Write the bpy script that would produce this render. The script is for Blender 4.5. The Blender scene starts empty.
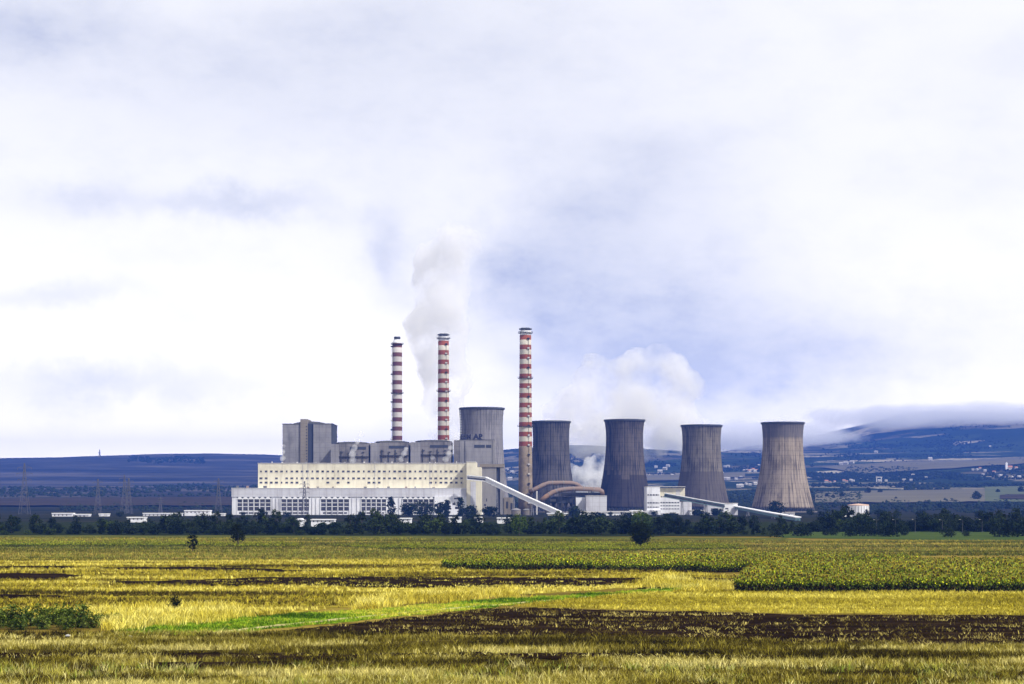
import bpy, bmesh, math, random
import numpy as np
from mathutils import Vector, Matrix

random.seed(7)
rng = np.random.default_rng(7)
C = bpy.context.scene.collection
SC = bpy.context.scene
F = 1785.0                       # focal length in pixels of the 1024 px wide frame
HZ = 500.0                       # picture row of the horizon
CAMH = 12.0
R = math.radians

# ------------------------------------------------------------------ camera
cd = bpy.data.cameras.new('camera')
cam = bpy.data.objects.new('camera', cd)
C.objects.link(cam)
cam.location = (0, 0, CAMH)
cam.rotation_euler = (R(90), 0, 0)
cd.sensor_width = 36.0
cd.lens = F * 36.0 / 1024.0
cd.shift_y = (HZ - 342.0) / 1024.0
cd.clip_start = 0.5
cd.clip_end = 60000
SC.camera = cam

# ------------------------------------------------------------------ render / exposure
SC.view_settings.view_transform = 'Standard'
SC.view_settings.look = 'None'
SC.view_settings.exposure = 1.0
SC.view_settings.gamma = 1.0
SC.view_settings.use_curve_mapping = False
SC.cycles.use_denoising = True
SC.cycles.max_bounces = 20
SC.cycles.diffuse_bounces = 2
SC.cycles.glossy_bounces = 2
SC.cycles.transmission_bounces = 2
SC.cycles.volume_bounces = 20
SC.cycles.transparent_max_bounces = 8
SC.cycles.volume_step_rate = 1.0
SC.cycles.volume_max_steps = 256

# ------------------------------------------------------------------ sun
SUN_EL = R(45)
SUN_AZ = math.atan2(0.78, -0.62)            # clockwise from +Y: to the right of and behind the camera
sun_dir = Vector((math.sin(SUN_AZ) * math.cos(SUN_EL), math.cos(SUN_AZ) * math.cos(SUN_EL), math.sin(SUN_EL)))
sd = bpy.data.lights.new('sun', 'SUN')
sd.energy = 2.5
sd.angle = R(2)
sd.color = (1.0, 0.965, 0.91)
sun = bpy.data.objects.new('sun', sd)
C.objects.link(sun)
sun.rotation_euler = (-sun_dir).to_track_quat('-Z', 'Y').to_euler()

# ------------------------------------------------------------------ node helper
class NT:
    def __init__(self, tree):
        self.t = tree
        self.n = tree.nodes
        self.l = tree.links
    def node(self, typ, **kw):
        nd = self.n.new(typ)
        for k, v in kw.items():
            setattr(nd, k, v)
        return nd
    def put(self, sock, v):
        if hasattr(v, 'is_linked') or isinstance(v, bpy.types.NodeSocket):
            self.l.new(v, sock)
        elif v is not None:
            if isinstance(v, (tuple, list)) and len(v) == 3 and sock.type == 'RGBA':
                v = (*v, 1.0)
            sock.default_value = v
    def m(self, op, a, b=None, c=None, clamp=False):
        nd = self.node('ShaderNodeMath', operation=op, use_clamp=clamp)
        self.put(nd.inputs[0], a)
        if b is not None: self.put(nd.inputs[1], b)
        if c is not None: self.put(nd.inputs[2], c)
        return nd.outputs[0]
    def vm(self, op, a, b=None):
        nd = self.node('ShaderNodeVectorMath', operation=op)
        self.put(nd.inputs[0], a)
        if b is not None: self.put(nd.inputs[1], b)
        return nd.outputs[0]
    def mix(self, fac, a, b, blend='MIX'):
        nd = self.node('ShaderNodeMix', data_type='RGBA', blend_type=blend)
        self.put(nd.inputs[0], fac)
        self.put(nd.inputs[6], a)
        self.put(nd.inputs[7], b)
        return nd.outputs[2]
    def sep(self, v):
        nd = self.node('ShaderNodeSeparateXYZ')
        self.put(nd.inputs[0], v)
        return nd.outputs
    def comb(self, x, y, z):
        nd = self.node('ShaderNodeCombineXYZ')
        for i, v in enumerate((x, y, z)): self.put(nd.inputs[i], v)
        return nd.outputs[0]
    def noise(self, vec, scale=1.0, detail=3.0, rough=0.55, dist=0.0):
        nd = self.node('ShaderNodeTexNoise')
        self.put(nd.inputs['Vector'], vec)
        nd.inputs['Scale'].default_value = scale
        nd.inputs['Detail'].default_value = detail
        nd.inputs['Roughness'].default_value = rough
        nd.inputs['Distortion'].default_value = dist
        return nd.outputs[0]
    def step(self, v, lo, hi, a=0.0, b=1.0):
        nd = self.node('ShaderNodeMapRange', interpolation_type='SMOOTHSTEP')
        self.put(nd.inputs[0], v)
        nd.inputs[1].default_value = lo
        nd.inputs[2].default_value = hi
        nd.inputs[3].default_value = a
        nd.inputs[4].default_value = b
        return nd.outputs[0]
    def ramp(self, v, stops, interp='LINEAR'):
        nd = self.node('ShaderNodeValToRGB')
        cr = nd.color_ramp
        cr.interpolation = interp
        while len(cr.elements) < len(stops): cr.elements.new(0.5)
        for e, (p, c) in zip(cr.elements, stops):
            e.position = p
            e.color = (*c, 1.0)
        self.put(nd.inputs[0], v)
        return nd.outputs[0]
    def pos(self):
        return self.node('ShaderNodeNewGeometry').outputs['Position']
    def obj(self):
        return self.node('ShaderNodeTexCoord').outputs['Object']

# ------------------------------------------------------------------ world: overcast sky
W = bpy.data.worlds.new('World')
SC.world = W
W.use_nodes = True
w = NT(W.node_tree)
bg = w.n['Background']
sky = w.node('ShaderNodeTexSky', sky_type='NISHITA')
sky.sun_disc = False
sky.sun_elevation = SUN_EL
sky.sun_rotation = SUN_AZ
SKY_STRENGTH = 0.1
tc = w.node('ShaderNodeTexCoord').outputs['Generated']
dx, dy, dz = w.sep(tc)
front = w.step(dy, 0.05, 0.4)
dys = w.m('MAXIMUM', dy, 0.05)
u = w.m('DIVIDE', dx, dys)
v = w.m('DIVIDE', dz, dys)
warp = w.noise(w.comb(u, v, 0.3), 7.0, 4.0, 0.6)
warp2 = w.noise(w.comb(u, v, 5.3), 7.0, 4.0, 0.6)
warp3 = w.noise(w.comb(u, v, 9.1), 26.0, 7.0, 0.66)
u = w.m('ADD', u, w.m('MULTIPLY', w.m('SUBTRACT', warp3, 0.5), 0.048))
v = w.m('ADD', v, w.m('MULTIPLY', w.m('SUBTRACT', warp3, 0.5), -0.034))
u = w.m('ADD', u, w.m('MULTIPLY', w.m('SUBTRACT', warp, 0.5), 0.085))
v = w.m('ADD', v, w.m('MULTIPLY', w.m('SUBTRACT', warp2, 0.5), 0.050))
# darker undersides of the cloud deck: (centre x, centre y, half sizes, strength)
blobs = [(525, 285, 62, 75, 0.54), (615, 300, 130, 90, 0.46), (700, 335, 95, 60, 0.44), (815, 345, 95, 48, 0.42),
         (25, 22, 110, 34, 0.50), (60, 198, 60, 20, 0.34), (225, 210, 120, 15, 0.48), (105, 388, 170, 24, 0.52),
         (30, 300, 80, 14, 0.26), (260, 70, 280, 85, 0.30), (408, 245, 26, 55, 0.40), (650, 190, 110, 70, 0.24),
         (380, 130, 170, 40, 0.12), (960, 345, 150, 50, 0.26), (640, 385, 120, 45, 0.30), (500, 30, 320, 60, 0.12)]
tot = None
for bx_, by_, sx_, sy_, a_ in blobs:
    du = w.m('MULTIPLY', w.m('SUBTRACT', u, (bx_ - 512) / F), F / sx_)
    dv = w.m('MULTIPLY', w.m('SUBTRACT', v, (HZ - by_) / F), F / sy_)
    e = w.m('MULTIPLY', w.m('EXPONENT', w.m('MULTIPLY', w.m('ADD', w.m('MULTIPLY', du, du), w.m('MULTIPLY', dv, dv)), -1.0)), a_)
    tot = e if tot is None else w.m('ADD', tot, e)
tot = w.m('MULTIPLY', tot, front)
fine = w.noise(w.vm('MULTIPLY', tc, (3.0, 3.0, 7.0)), 1.6, 6.0, 0.6)
fine2 = w.noise(w.vm('MULTIPLY', tc, (3.0, 3.0, 6.0)), 7.0, 8.0, 0.66)
tot = w.m('MULTIPLY', tot, w.m('ADD', 0.1, w.m('MULTIPLY', w.m('ADD', fine, fine2), 0.95)))
tot = w.m('ADD', tot, w.m('MULTIPLY', w.step(fine2, 0.44, 0.70), 0.075))
tot = w.m('ADD', tot, w.m('MULTIPLY', w.step(fine, 0.48, 0.72), 0.10), clamp=True)
cloud = w.mix(tot, (0.885, 0.872, 0.862), (0.40, 0.435, 0.575))
glow = w.m('MULTIPLY', 1.0, w.m('MULTIPLY', 1.0, w.m('EXPONENT', w.m('MULTIPLY', w.m('ABSOLUTE', dz), -20.0))))   # low sky brightened to offset the haze in front of it
cloud = w.mix(1.0, cloud, w.comb(*[w.m('MULTIPLY_ADD', glow, k, 1.0) for k in (3.3, 2.9, 1.9)]), 'MULTIPLY')
zenith_dim = w.step(dz, 0.30, 0.70, 1.0, 0.72)     # unseen sky overhead dimmed to lower the ambient light
behind = w.step(dy, -0.5, 0.3, 0.80, 1.0)  # unseen sky behind the camera dimmed as well
cloud = w.mix(1.0, cloud, w.comb(w.m('MULTIPLY', zenith_dim, behind), w.m('MULTIPLY', zenith_dim, behind), w.m('MULTIPLY', zenith_dim, behind)), 'MULTIPLY')
skyc = w.mix(1.0, sky.outputs[0], (SKY_STRENGTH, SKY_STRENGTH, SKY_STRENGTH), 'MULTIPLY')
w.put(bg.inputs[0], w.mix(0.93, skyc, cloud))
bg.inputs[1].default_value = 0.66

# ------------------------------------------------------------------ geometry helpers
def X(px, D): return (px - 512.0) * D / F
def Z(py, D): return CAMH + (HZ - py) * D / F
def P(px, py, D): return Vector((X(px, D), D, Z(py, D)))
def G(px, py):
    D = F * CAMH / (py - HZ)
    return (X(px, D), D)

class MB:
    """collects shapes in world coordinates and links them as one mesh object"""
    def __init__(self):
        self.v = []
        self.f = []
    def add(self, vs, fs):
        o = len(self.v)
        self.v.extend([tuple(p) for p in vs])
        self.f.extend([tuple(i + o for i in f) for f in fs])
        return self
    def box(self, x0, x1, y0, y1, z0, z1):
        return self.add([(x0, y0, z0), (x1, y0, z0), (x1, y1, z0), (x0, y1, z0), (x0, y0, z1), (x1, y0, z1), (x1, y1, z1), (x0, y1, z1)],
                        [(0, 3, 2, 1), (4, 5, 6, 7), (0, 1, 5, 4), (1, 2, 6, 5), (2, 3, 7, 6), (3, 0, 4, 7)])
    def pbox(self, px0, px1, py0, py1, D, depth, off=0.0):
        z0 = 0.0 if py1 is None else Z(py1, D)
        return self.box(X(px0, D), X(px1, D), D - off, D + depth, z0, Z(py0, D))
    def hull(self, pts):
        """closed prism from two equal rings"""
        n = len(pts) // 2
        fs = [tuple(range(n - 1, -1, -1)), tuple(range(n, 2 * n))]
        for i in range(n):
            j = (i + 1) % n
            fs.append((i, j, n + j, n + i))
        return self.add(pts, fs)
    def beam(self, a, b, wd, ht):
        a, b = Vector(a), Vector(b)
        d = (b - a).normalized()
        s = d.cross(Vector((0, 0, 1)))
        if s.length < 1e-3: s = Vector((1, 0, 0))
        s.normalize()
        up = s.cross(d).normalized()
        o = [s * (-wd / 2) + up * (-ht / 2), s * (wd / 2) + up * (-ht / 2), s * (wd / 2) + up * (ht / 2), s * (-wd / 2) + up * (ht / 2)]
        return self.hull([a + k for k in o] + [b + k for k in o])
    def tube(self, pts, rad, n=10, cap=True):
        pts = [Vector(p) for p in pts]
        rad = rad if isinstance(rad, (list, tuple)) else [rad] * len(pts)
        vs, fs = [], []
        prev = None
        for i, p in enumerate(pts):
            d = (pts[min(i + 1, len(pts) - 1)] - pts[max(i - 1, 0)]).normalized()
            ref = Vector((0, 0, 1)) if abs(d.z) < 0.9 else Vector((1, 0, 0))
            s = d.cross(ref).normalized()
            t = s.cross(d)
            for k in range(n):
                a = 2 * math.pi * k / n
                vs.append(p + (s * math.cos(a) + t * math.sin(a)) * rad[i])
        for i in range(len(pts) - 1):
            for k in range(n):
                j = (k + 1) % n
                fs.append((i * n + k, i * n + j, (i + 1) * n + j, (i + 1) * n + k))
        if cap:
            fs.append(tuple(range(n - 1, -1, -1)))
            fs.append(tuple((len(pts) - 1) * n + k for k in range(n)))
        return self.add(vs, fs)
    def lathe(self, cx, cy, prof, n=32, closed=False):
        vs, fs = [], []
        for r, z in prof:
            for k in range(n):
                a = 2 * math.pi * k / n
                vs.append((cx + r * math.cos(a), cy + r * math.sin(a), z))
        m = len(prof)
        for i in range(m if closed else m - 1):
            i2 = (i + 1) % m
            for k in range(n):
                j = (k + 1) % n
                fs.append((i * n + k, i * n + j, i2 * n + j, i2 * n + k))
        if not closed:
            if prof[0][0] > 1e-6: fs.append(tuple(range(n - 1, -1, -1)))
            if prof[-1][0] > 1e-6: fs.append(tuple((m - 1) * n + k for k in range(n)))
        return self.add(vs, fs)
    def build(self, name, mat, parent=None, smooth=False):
        off = Vector((0, 0, 0))
        p = parent
        while p is not None:
            off += p.location
            p = p.parent
        me = bpy.data.meshes.new(name)
        me.from_pydata([(a - off.x, b - off.y, c - off.z) for a, b, c in self.v], [], self.f)
        if smooth:
            me.polygons.foreach_set('use_smooth', [True] * len(me.polygons))
        me.materials.append(mat)
        me.update()
        o = bpy.data.objects.new(name, me)
        C.objects.link(o)
        if parent is not None: o.parent = parent
        return o

def tag(o, label=None, cat=None, group=None, kind=None):
    if label: o['label'] = label
    if cat: o['category'] = cat
    if group: o['group'] = group
    if kind: o['kind'] = kind
    return o

def thing(name, label, cat, loc, group=None):
    o = bpy.data.objects.new(name, None)
    o.empty_display_size = 1.0
    C.objects.link(o)
    o.location = loc
    return tag(o, label, cat, group)

def dup(root, loc, rz=0.0, sc=1.0, label=None):
    r = root.copy()
    C.objects.link(r)
    r.location = loc
    r.rotation_euler = (0, 0, rz)
    r.scale = sc if isinstance(sc, (tuple, list)) else (sc, sc, sc)
    if label: r['label'] = label
    for ch in root.children:
        c = ch.copy()
        C.objects.link(c)
        c.parent = r
        for g in ch.children:
            d = g.copy()
            C.objects.link(d)
            d.parent = c
    return r

def np_mesh(name, verts, faces, mat, col=None, smooth=False):
    """verts (n,3), faces (m,3) or (m,4) arrays; col per vertex colour"""
    me = bpy.data.meshes.new(name)
    nv, nf, k = len(verts), len(faces), faces.shape[1]
    me.vertices.add(nv)
    me.vertices.foreach_set('co', np.ascontiguousarray(verts, dtype=np.float32).ravel())
    me.loops.add(nf * k)
    me.loops.foreach_set('vertex_index', np.ascontiguousarray(faces, dtype=np.int32).ravel())
    me.polygons.add(nf)
    me.polygons.foreach_set('loop_start', np.arange(0, nf * k, k, dtype=np.int32))
    me.polygons.foreach_set('loop_total', np.full(nf, k, dtype=np.int32))
    if smooth: me.polygons.foreach_set('use_smooth', np.ones(nf, dtype=bool))
    if col is not None:
        at = me.attributes.new('tint', 'FLOAT_COLOR', 'POINT')
        c4 = np.ones((nv, 4), dtype=np.float32)
        c4[:, :3] = col
        at.data.foreach_set('color', c4.ravel())
    me.materials.append(mat)
    me.update(calc_edges=True)
    return me

def link_mesh(name, me, parent=None):
    o = bpy.data.objects.new(name, me)
    C.objects.link(o)
    if parent is not None: o.parent = parent
    return o

# value noise on a lattice, for layout
_lat = np.random.default_rng(99).random((256, 256))
def vnoise(x, y):
    x = np.asarray(x, float); y = np.asarray(y, float)
    xi = np.floor(x).astype(int); yi = np.floor(y).astype(int)
    fx = x - xi; fy = y - yi
    fx = fx * fx * (3 - 2 * fx); fy = fy * fy * (3 - 2 * fy)
    a = _lat[xi & 255, yi & 255]; b = _lat[(xi + 1) & 255, yi & 255]
    c = _lat[xi & 255, (yi + 1) & 255]; d = _lat[(xi + 1) & 255, (yi + 1) & 255]
    return (a * (1 - fx) + b * fx) * (1 - fy) + (c * (1 - fx) + d * fx) * fy
def fbm(x, y, o=4):
    s = 0; a = 0.5; t = 0
    for i in range(o):
        s = s + a * vnoise(x * 2 ** i + 17.3 * i, y * 2 ** i + 5.1 * i); t += a; a *= 0.5
    return s / t

# ------------------------------------------------------------------ materials
def new_mat(name, rough=0.85):
    m = bpy.data.materials.new(name)
    m.use_nodes = True
    t = NT(m.node_tree)
    b = t.n['Principled BSDF']
    b.inputs['Roughness'].default_value = rough
    b.inputs['Specular IOR Level'].default_value = 0.3
    return m, t, b

def mat_wall(name, c, stain, amt=0.5, streak=(0.35, 0.35, 0.035), rough=0.85, spec=0.3, panel=None):
    m, t, b = new_mat(name, rough)
    p = t.pos()
    s1 = t.noise(t.vm('MULTIPLY', p, streak), 1.0, 5.0, 0.65)
    s2 = t.noise(p, 0.06, 4.0, 0.6)
    f = t.m('MULTIPLY', t.m('ADD', t.step(s1, 0.45, 0.75), t.step(s2, 0.45, 0.75)), amt * 0.6, clamp=True)
    col = t.mix(f, c, stain)
    if panel:
        x, y, z = t.sep(p)
        lx = t.m('LESS_THAN', t.m('FRACT', t.m('DIVIDE', t.m('ADD', x, y), panel[0])), 0.08)
        lz = t.m('LESS_THAN', t.m('FRACT', t.m('DIVIDE', z, panel[1])), 0.10)
        col = t.mix(t.m('MULTIPLY', t.m('MAXIMUM', lx, lz), panel[2]), col, stain)
    fine = t.noise(p, 0.9, 3.0, 0.6)
    col = t.mix(t.m('MULTIPLY', fine, 0.16), col, tuple(k * 0.62 for k in c))
    t.put(b.inputs['Base Color'], col)
    b.inputs['Specular IOR Level'].default_value = spec
    return m

M = {}
M['cream'] = mat_wall('cream_render', (0.74, 0.69, 0.53), (0.38, 0.33, 0.24), 0.85)
M['white'] = mat_wall('white_render', (0.84, 0.84, 0.86), (0.34, 0.34, 0.37), 0.75)
M['white_metal'] = mat_wall('white_sheet_metal', (0.87, 0.87, 0.88), (0.45, 0.44, 0.44), 0.35, rough=0.5)
M['parapet'] = mat_wall('grey_white_panel', (0.62, 0.62, 0.65), (0.34, 0.31, 0.33), 0.75, panel=(6.0, 3.3, 0.35))
M['concrete'] = mat_wall('grey_concrete', (0.245, 0.235, 0.235), (0.10, 0.095, 0.10), 0.7)
M['boiler'] = mat_wall('boiler_cladding', (0.22, 0.205, 0.205), (0.05, 0.046, 0.05), 1.0, panel=(5.2, 4.4, 0.35))
M['boiler_light'] = mat_wall('light_boiler_cladding', (0.27, 0.26, 0.27), (0.09, 0.088, 0.095), 0.85, panel=(5.2, 4.4, 0.25))
M['tan'] = mat_wall('tan_concrete', (0.235, 0.205, 0.165), (0.12, 0.10, 0.085), 0.6, panel=(30.0, 3.4, 0.45))
M['dark'] = mat_wall('dark_steel', (0.030, 0.032, 0.040), (0.06, 0.05, 0.045), 0.5, rough=0.6)
M['blue_dark'] = mat_wall('dark_blue_sheet', (0.045, 0.052, 0.075), (0.025, 0.027, 0.035), 0.5)
M['steel'] = mat_wall('galvanised_steel', (0.25, 0.25, 0.27), (0.12, 0.11, 0.11), 0.4, rough=0.5)
M['pylon'] = mat_wall('weathered_steel', (0.10, 0.10, 0.12), (0.07, 0.06, 0.06), 0.4, rough=0.6)
M['teal'] = mat_wall('teal_sheet', (0.13, 0.23, 0.25), (0.08, 0.10, 0.11), 0.5)
M['rust'] = mat_wall('rusty_duct', (0.23, 0.17, 0.14), (0.30, 0.16, 0.07), 0.8, streak=(0.05, 0.05, 0.05))
M['roof_grey'] = mat_wall('bitumen_roof', (0.12, 0.12, 0.125), (0.07, 0.07, 0.07), 0.5)
M['cap'] = mat_wall('sooty_steel', (0.06, 0.065, 0.085), (0.03, 0.03, 0.035), 0.5)
M['village_roof'] = mat_wall('weathered_sheet_roof', (0.40, 0.38, 0.37), (0.25, 0.22, 0.20), 0.5)
M['tile'] = mat_wall('clay_tile', (0.42, 0.19, 0.11), (0.24, 0.12, 0.08), 0.6)
M['pale_roof'] = mat_wall('pale_roof', (0.58, 0.56, 0.54), (0.4, 0.36, 0.33), 0.5)
M['house'] = mat_wall('house_plaster', (0.44, 0.42, 0.40), (0.5, 0.45, 0.4), 0.3)
M['stone'] = mat_wall('pale_stone', (0.40, 0.40, 0.37), (0.4, 0.38, 0.34), 0.5, streak=(3, 3, 3))
M['orange'] = mat_wall('orange_paint', (0.74, 0.50, 0.38), (0.5, 0.3, 0.2), 0.3)

m, t, b = new_mat('window_glass', 0.18)
t.put(b.inputs['Base Color'], t.ramp(t.noise(t.pos(), 0.23, 2.0), [(0.35, (0.012, 0.013, 0.02)), (0.7, (0.075, 0.075, 0.10))]))
b.inputs['Specular IOR Level'].default_value = 0.5
M['glass'] = m

def mat_tower(name, c, dark, top=None, top_z=None, patch=None):
    """board-marked concrete shell: vertical weather streaks and lift lines round the shell"""
    m, t, b = new_mat(name, 0.95)
    x, y, z = t.sep(t.obj())
    ang = t.m('ARCTAN2', y, x)
    s1 = t.noise(t.comb(t.m('MULTIPLY', ang, 15.0), 0.0, t.m('MULTIPLY', z, 0.035)), 1.0, 4.0, 0.7)
    s2 = t.noise(t.comb(t.m('MULTIPLY', ang, 7.0), 3.0, t.m('MULTIPLY', z, 0.02)), 1.0, 4.0, 0.6)
    rib = t.m('LESS_THAN', t.m('FRACT', t.m('MULTIPLY', ang, 46 / (2 * math.pi))), 0.30)
    lift = t.m('LESS_THAN', t.m('FRACT', t.m('DIVIDE', z, 4.6)), 0.11)
    blot = t.noise(t.comb(t.m('MULTIPLY', ang, 2.2), 7.0, t.m('MULTIPLY', z, 0.05)), 1.0, 5.0, 0.6)
    f = t.m('MULTIPLY', t.step(s1, 0.42, 0.66), 0.65)
    f = t.m('ADD', f, t.m('MULTIPLY', t.step(s2, 0.45, 0.75), 0.30))
    f = t.m('ADD', f, t.m('MULTIPLY', rib, t.m('MULTIPLY', t.step(blot, 0.30, 0.62), 0.55)))
    f = t.m('ADD', f, t.m('MULTIPLY', lift, 0.24))
    f = t.m('ADD', f, t.m('MULTIPLY', t.step(blot, 0.48, 0.70), 0.5), clamp=True)
    col = t.mix(f, c, dark)
    if patch:                                   # stained lower part with a stepped upper edge
        zc, amp, pc = patch
        edge = t.m('ADD', zc, t.m('MULTIPLY', t.m('SUBTRACT', t.noise(t.comb(t.m('MULTIPLY', ang, 1.6), 1.0, 0.0), 1.0, 3.0, 0.5), 0.5), amp))
        edge = t.m('SNAP', edge, 4.6)
        col = t.mix(t.m('MULTIPLY', t.m('LESS_THAN', z, edge), 0.62), col, pc)
    if top:
        edge = t.m('ADD', top_z, t.m('MULTIPLY', t.m('SUBTRACT', t.noise(t.comb(t.m('MULTIPLY', ang, 9.0), 5.0, 0.0), 1.0, 3.0, 0.6), 0.5), 9.0))
        col = t.mix(t.m('MULTIPLY', t.step(t.m('SUBTRACT', z, edge), -2.0, 3.0), 0.72), col, top)
    t.put(b.inputs['Base Color'], col)
    b.inputs['Specular IOR Level'].default_value = 0.0
    return m

def mat_chimney(name, ztop, pitch, nred, duty, red, white, concrete, first=0.0):
    m, t, b = new_mat(name, 0.8)
    x, y, z = t.sep(t.obj())
    d = t.m('SUBTRACT', ztop, z)
    isred = t.m('LESS_THAN', t.m('FRACT', t.m('DIVIDE', t.m('ADD', d, first), pitch)), duty)
    ang = t.m('ARCTAN2', y, x)
    n = t.noise(t.comb(t.m('MULTIPLY', ang, 4.0), t.m('MULTIPLY', z, 0.12), 0.0), 1.0, 5.0, 0.65)
    n2 = t.noise(t.obj(), 0.15, 3.0, 0.6)
    wcol = t.mix(t.m('MULTIPLY', t.step(n, 0.45, 0.75), 0.6), white, (0.42, 0.36, 0.26))
    rcol = t.mix(t.m('MULTIPLY', t.step(n, 0.4, 0.75), 0.55), red, (0.13, 0.05, 0.03))
    ccol = t.mix(t.step(n2, 0.35, 0.7), concrete, tuple(k * 0.62 for k in concrete))
    col = t.mix(isred, wcol, rcol)
    col = t.mix(t.m('GREATER_THAN', d, pitch * nred - first), col, ccol)
    t.put(b.inputs['Base Color'], col)
    return m

def mat_tint(name, rough=0.8, trans=0.0):
    m, t, b = new_mat(name, rough)
    a = t.node('ShaderNodeAttribute', attribute_name='tint').outputs['Color']
    t.put(b.inputs['Base Color'], a)
    b.inputs['Specular IOR Level'].default_value = 0.0
    return m
M['tint'] = mat_tint('plant_tissue')

def mat_leaf(name, cols, scale=0.8):
    m, t, b = new_mat(name, 0.7)
    oi = t.node('ShaderNodeObjectInfo').outputs['Random']
    n = t.noise(t.obj(), scale, 2.0)
    col = t.ramp(n, [(0.3, cols[0]), (0.5, cols[1]), (0.72, cols[2])])
    col = t.mix(1.0, col, t.ramp(oi, [(0.0, (0.6, 0.68, 0.75)), (0.5, (1, 1, 1)), (0.88, (1.35, 1.3, 1.0)), (1.0, (2.0, 1.9, 1.2))]), 'MULTIPLY')
    t.put(b.inputs['Base Color'], col)
    b.inputs['Specular IOR Level'].default_value = 0.0
    return m
M['leaf_dark'] = mat_leaf('dark_leaves', [(0.010, 0.017, 0.012), (0.017, 0.027, 0.015), (0.032, 0.046, 0.020)])
M['leaf_mid'] = mat_leaf('mid_green_leaves', [(0.013, 0.022, 0.011), (0.023, 0.037, 0.015), (0.043, 0.060, 0.022)])
M['leaf_near'] = mat_leaf('lone_tree_leaves', [(0.008, 0.012, 0.005), (0.012, 0.018, 0.006), (0.020, 0.028, 0.008)])
M['leaf_lime'] = mat_leaf('lime_leaves', [(0.022, 0.045, 0.010), (0.045, 0.078, 0.012), (0.10, 0.14, 0.020)])
M['leaf_bush'] = mat_leaf('bush_leaves', [(0.014, 0.026, 0.004), (0.065, 0.095, 0.010), (0.27, 0.32, 0.07)], 1.6)
M['bark'] = mat_wall('bark', (0.06, 0.045, 0.035), (0.03, 0.025, 0.02), 0.6, streak=(3, 3, 0.5))

# ------------------------------------------------------------------ terrain
YL = [-1000, 1900, 2500, 3200, 4000, 5000, 5800, 6200, 7000, 9000, 14000]
ZL = [0, 0, 14, 32, 46, 100, 146, 152, 128, 70, 40]
YR = [-1000, 1900, 2200, 2600, 3000, 3400, 3800, 4300, 5000, 6000, 6600, 7000, 7400, 8000, 9000, 11000, 14000]
ZR = [0, 0, 7, 22, 33, 48, 63, 86, 126, 184, 228, 258, 272, 250, 180, 80, 40]
def sstep(a, b, x):
    k = np.clip((x - a) / (b - a), 0, 1)
    return k * k * (3 - 2 * k)
def terrain(x, y):
    x = np.asarray(x, float); y = np.asarray(y, float)
    zl = np.interp(y, YL, ZL) + 16 * np.exp(-((x + 1020) / 420) ** 2 - ((y - 6000) / 900) ** 2) \
        + 50 * np.exp(-((x - 250) / 420) ** 2 - ((y - 6100) / 800) ** 2)
    zr = np.interp(y, YR, ZR) + 95 * np.exp(-((x - 2060) / 330) ** 2 - ((y - 5900) / 450) ** 2)
    zr = zr + 22 * np.exp(-((x - 1250) / 420) ** 2 - ((y - 4250) / 330) ** 2)
    zr = zr + 88 * sstep(1150, 1750, x) * np.exp(-((y - 7500) / 1100) ** 2)
    wgt = sstep(-300, 1500, x)
    z = zl * (1 - wgt) + zr * wgt
    amp = sstep(2000, 9000, y)
    return z + (fbm(x / 900 + 40, y / 900 + 9, 5) - 0.5) * 100 * amp * (0.5 + 0.5 * wgt) * sstep(4500, 8000, y) + (fbm(x / 260 + 3, y / 260 + 11, 4) - 0.5) * 16 * amp

def T(px, py):
    """where the sight line through a picture point meets the terrain"""
    d = np.arange(400.0, 13000.0, 6.0)
    hit = np.nonzero(CAMH + (HZ - py) * d / F <= terrain((px - 512) * d / F, d))[0]
    D = d[hit[0]] if len(hit) else 12900.0
    x = (px - 512) * D / F
    return float(x), float(D), float(terrain(x, D))

ys = np.concatenate([np.linspace(-900, 600, 16), np.linspace(650, 1900, 14), np.linspace(1930, 7000, 180), np.linspace(7040, 13800, 120)])
xs = np.linspace(-5600, 5600, 320)
gx, gy = np.meshgrid(xs, ys)
gz = terrain(gx, gy)
nr, nc = gx.shape
idx = np.arange(nr * nc).reshape(nr, nc)
quads = np.stack([idx[:-1, :-1], idx[:-1, 1:], idx[1:, 1:], idx[1:, :-1]], -1).reshape(-1, 4)

m, t, b = new_mat('land', 0.95)
p = t.pos()
x, y, z = t.sep(p)
cell = t.node('ShaderNodeTexVoronoi')
wv = t.vm('ADD', t.vm('MULTIPLY', p, (1 / 190, 1 / 150, 0.0)), t.comb(t.m('MULTIPLY', t.noise(p, 0.002), 0.9), t.m('MULTIPLY', t.noise(p, 0.003), 0.7), 0.0))
t.put(cell.inputs['Vector'], wv)
cell.inputs['Scale'].default_value = 1.0
rnd = t.sep(cell.outputs['Color'])[0]
patch = t.ramp(rnd, [(0.0, (0.016, 0.028, 0.016)), (0.22, (0.19, 0.17, 0.12)), (0.38, (0.03, 0.046, 0.022)), (0.56, (0.34, 0.30, 0.22)), (0.66, (0.02, 0.032, 0.018)), (0.88, (0.085, 0.075, 0.055))], 'CONSTANT')
edge = t.node('ShaderNodeTexVoronoi', feature='DISTANCE_TO_EDGE')
t.put(edge.inputs['Vector'], wv)
hedge = t.m('LESS_THAN', edge.outputs['Distance'], t.m('ADD', 0.005, t.m('MULTIPLY', t.noise(p, 0.01), 0.05)))
scrub = t.step(t.noise(p, 0.008, 6.0, 0.68), 0.51, 0.56)
patch = t.mix(t.m('MULTIPLY', t.m('MAXIMUM', hedge, scrub), 0.85), patch, (0.014, 0.022, 0.013))
moor = t.ramp(t.noise(t.vm('MULTIPLY', p, (0.4, 1.0, 1.0)), 0.006, 6.0, 0.62), [(0.32, (0.012, 0.014, 0.018)), (0.5, (0.040, 0.040, 0.042)), (0.66, (0.10, 0.088, 0.082))])
far = t.mix(t.step(x, -500, 200), moor, patch)
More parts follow.
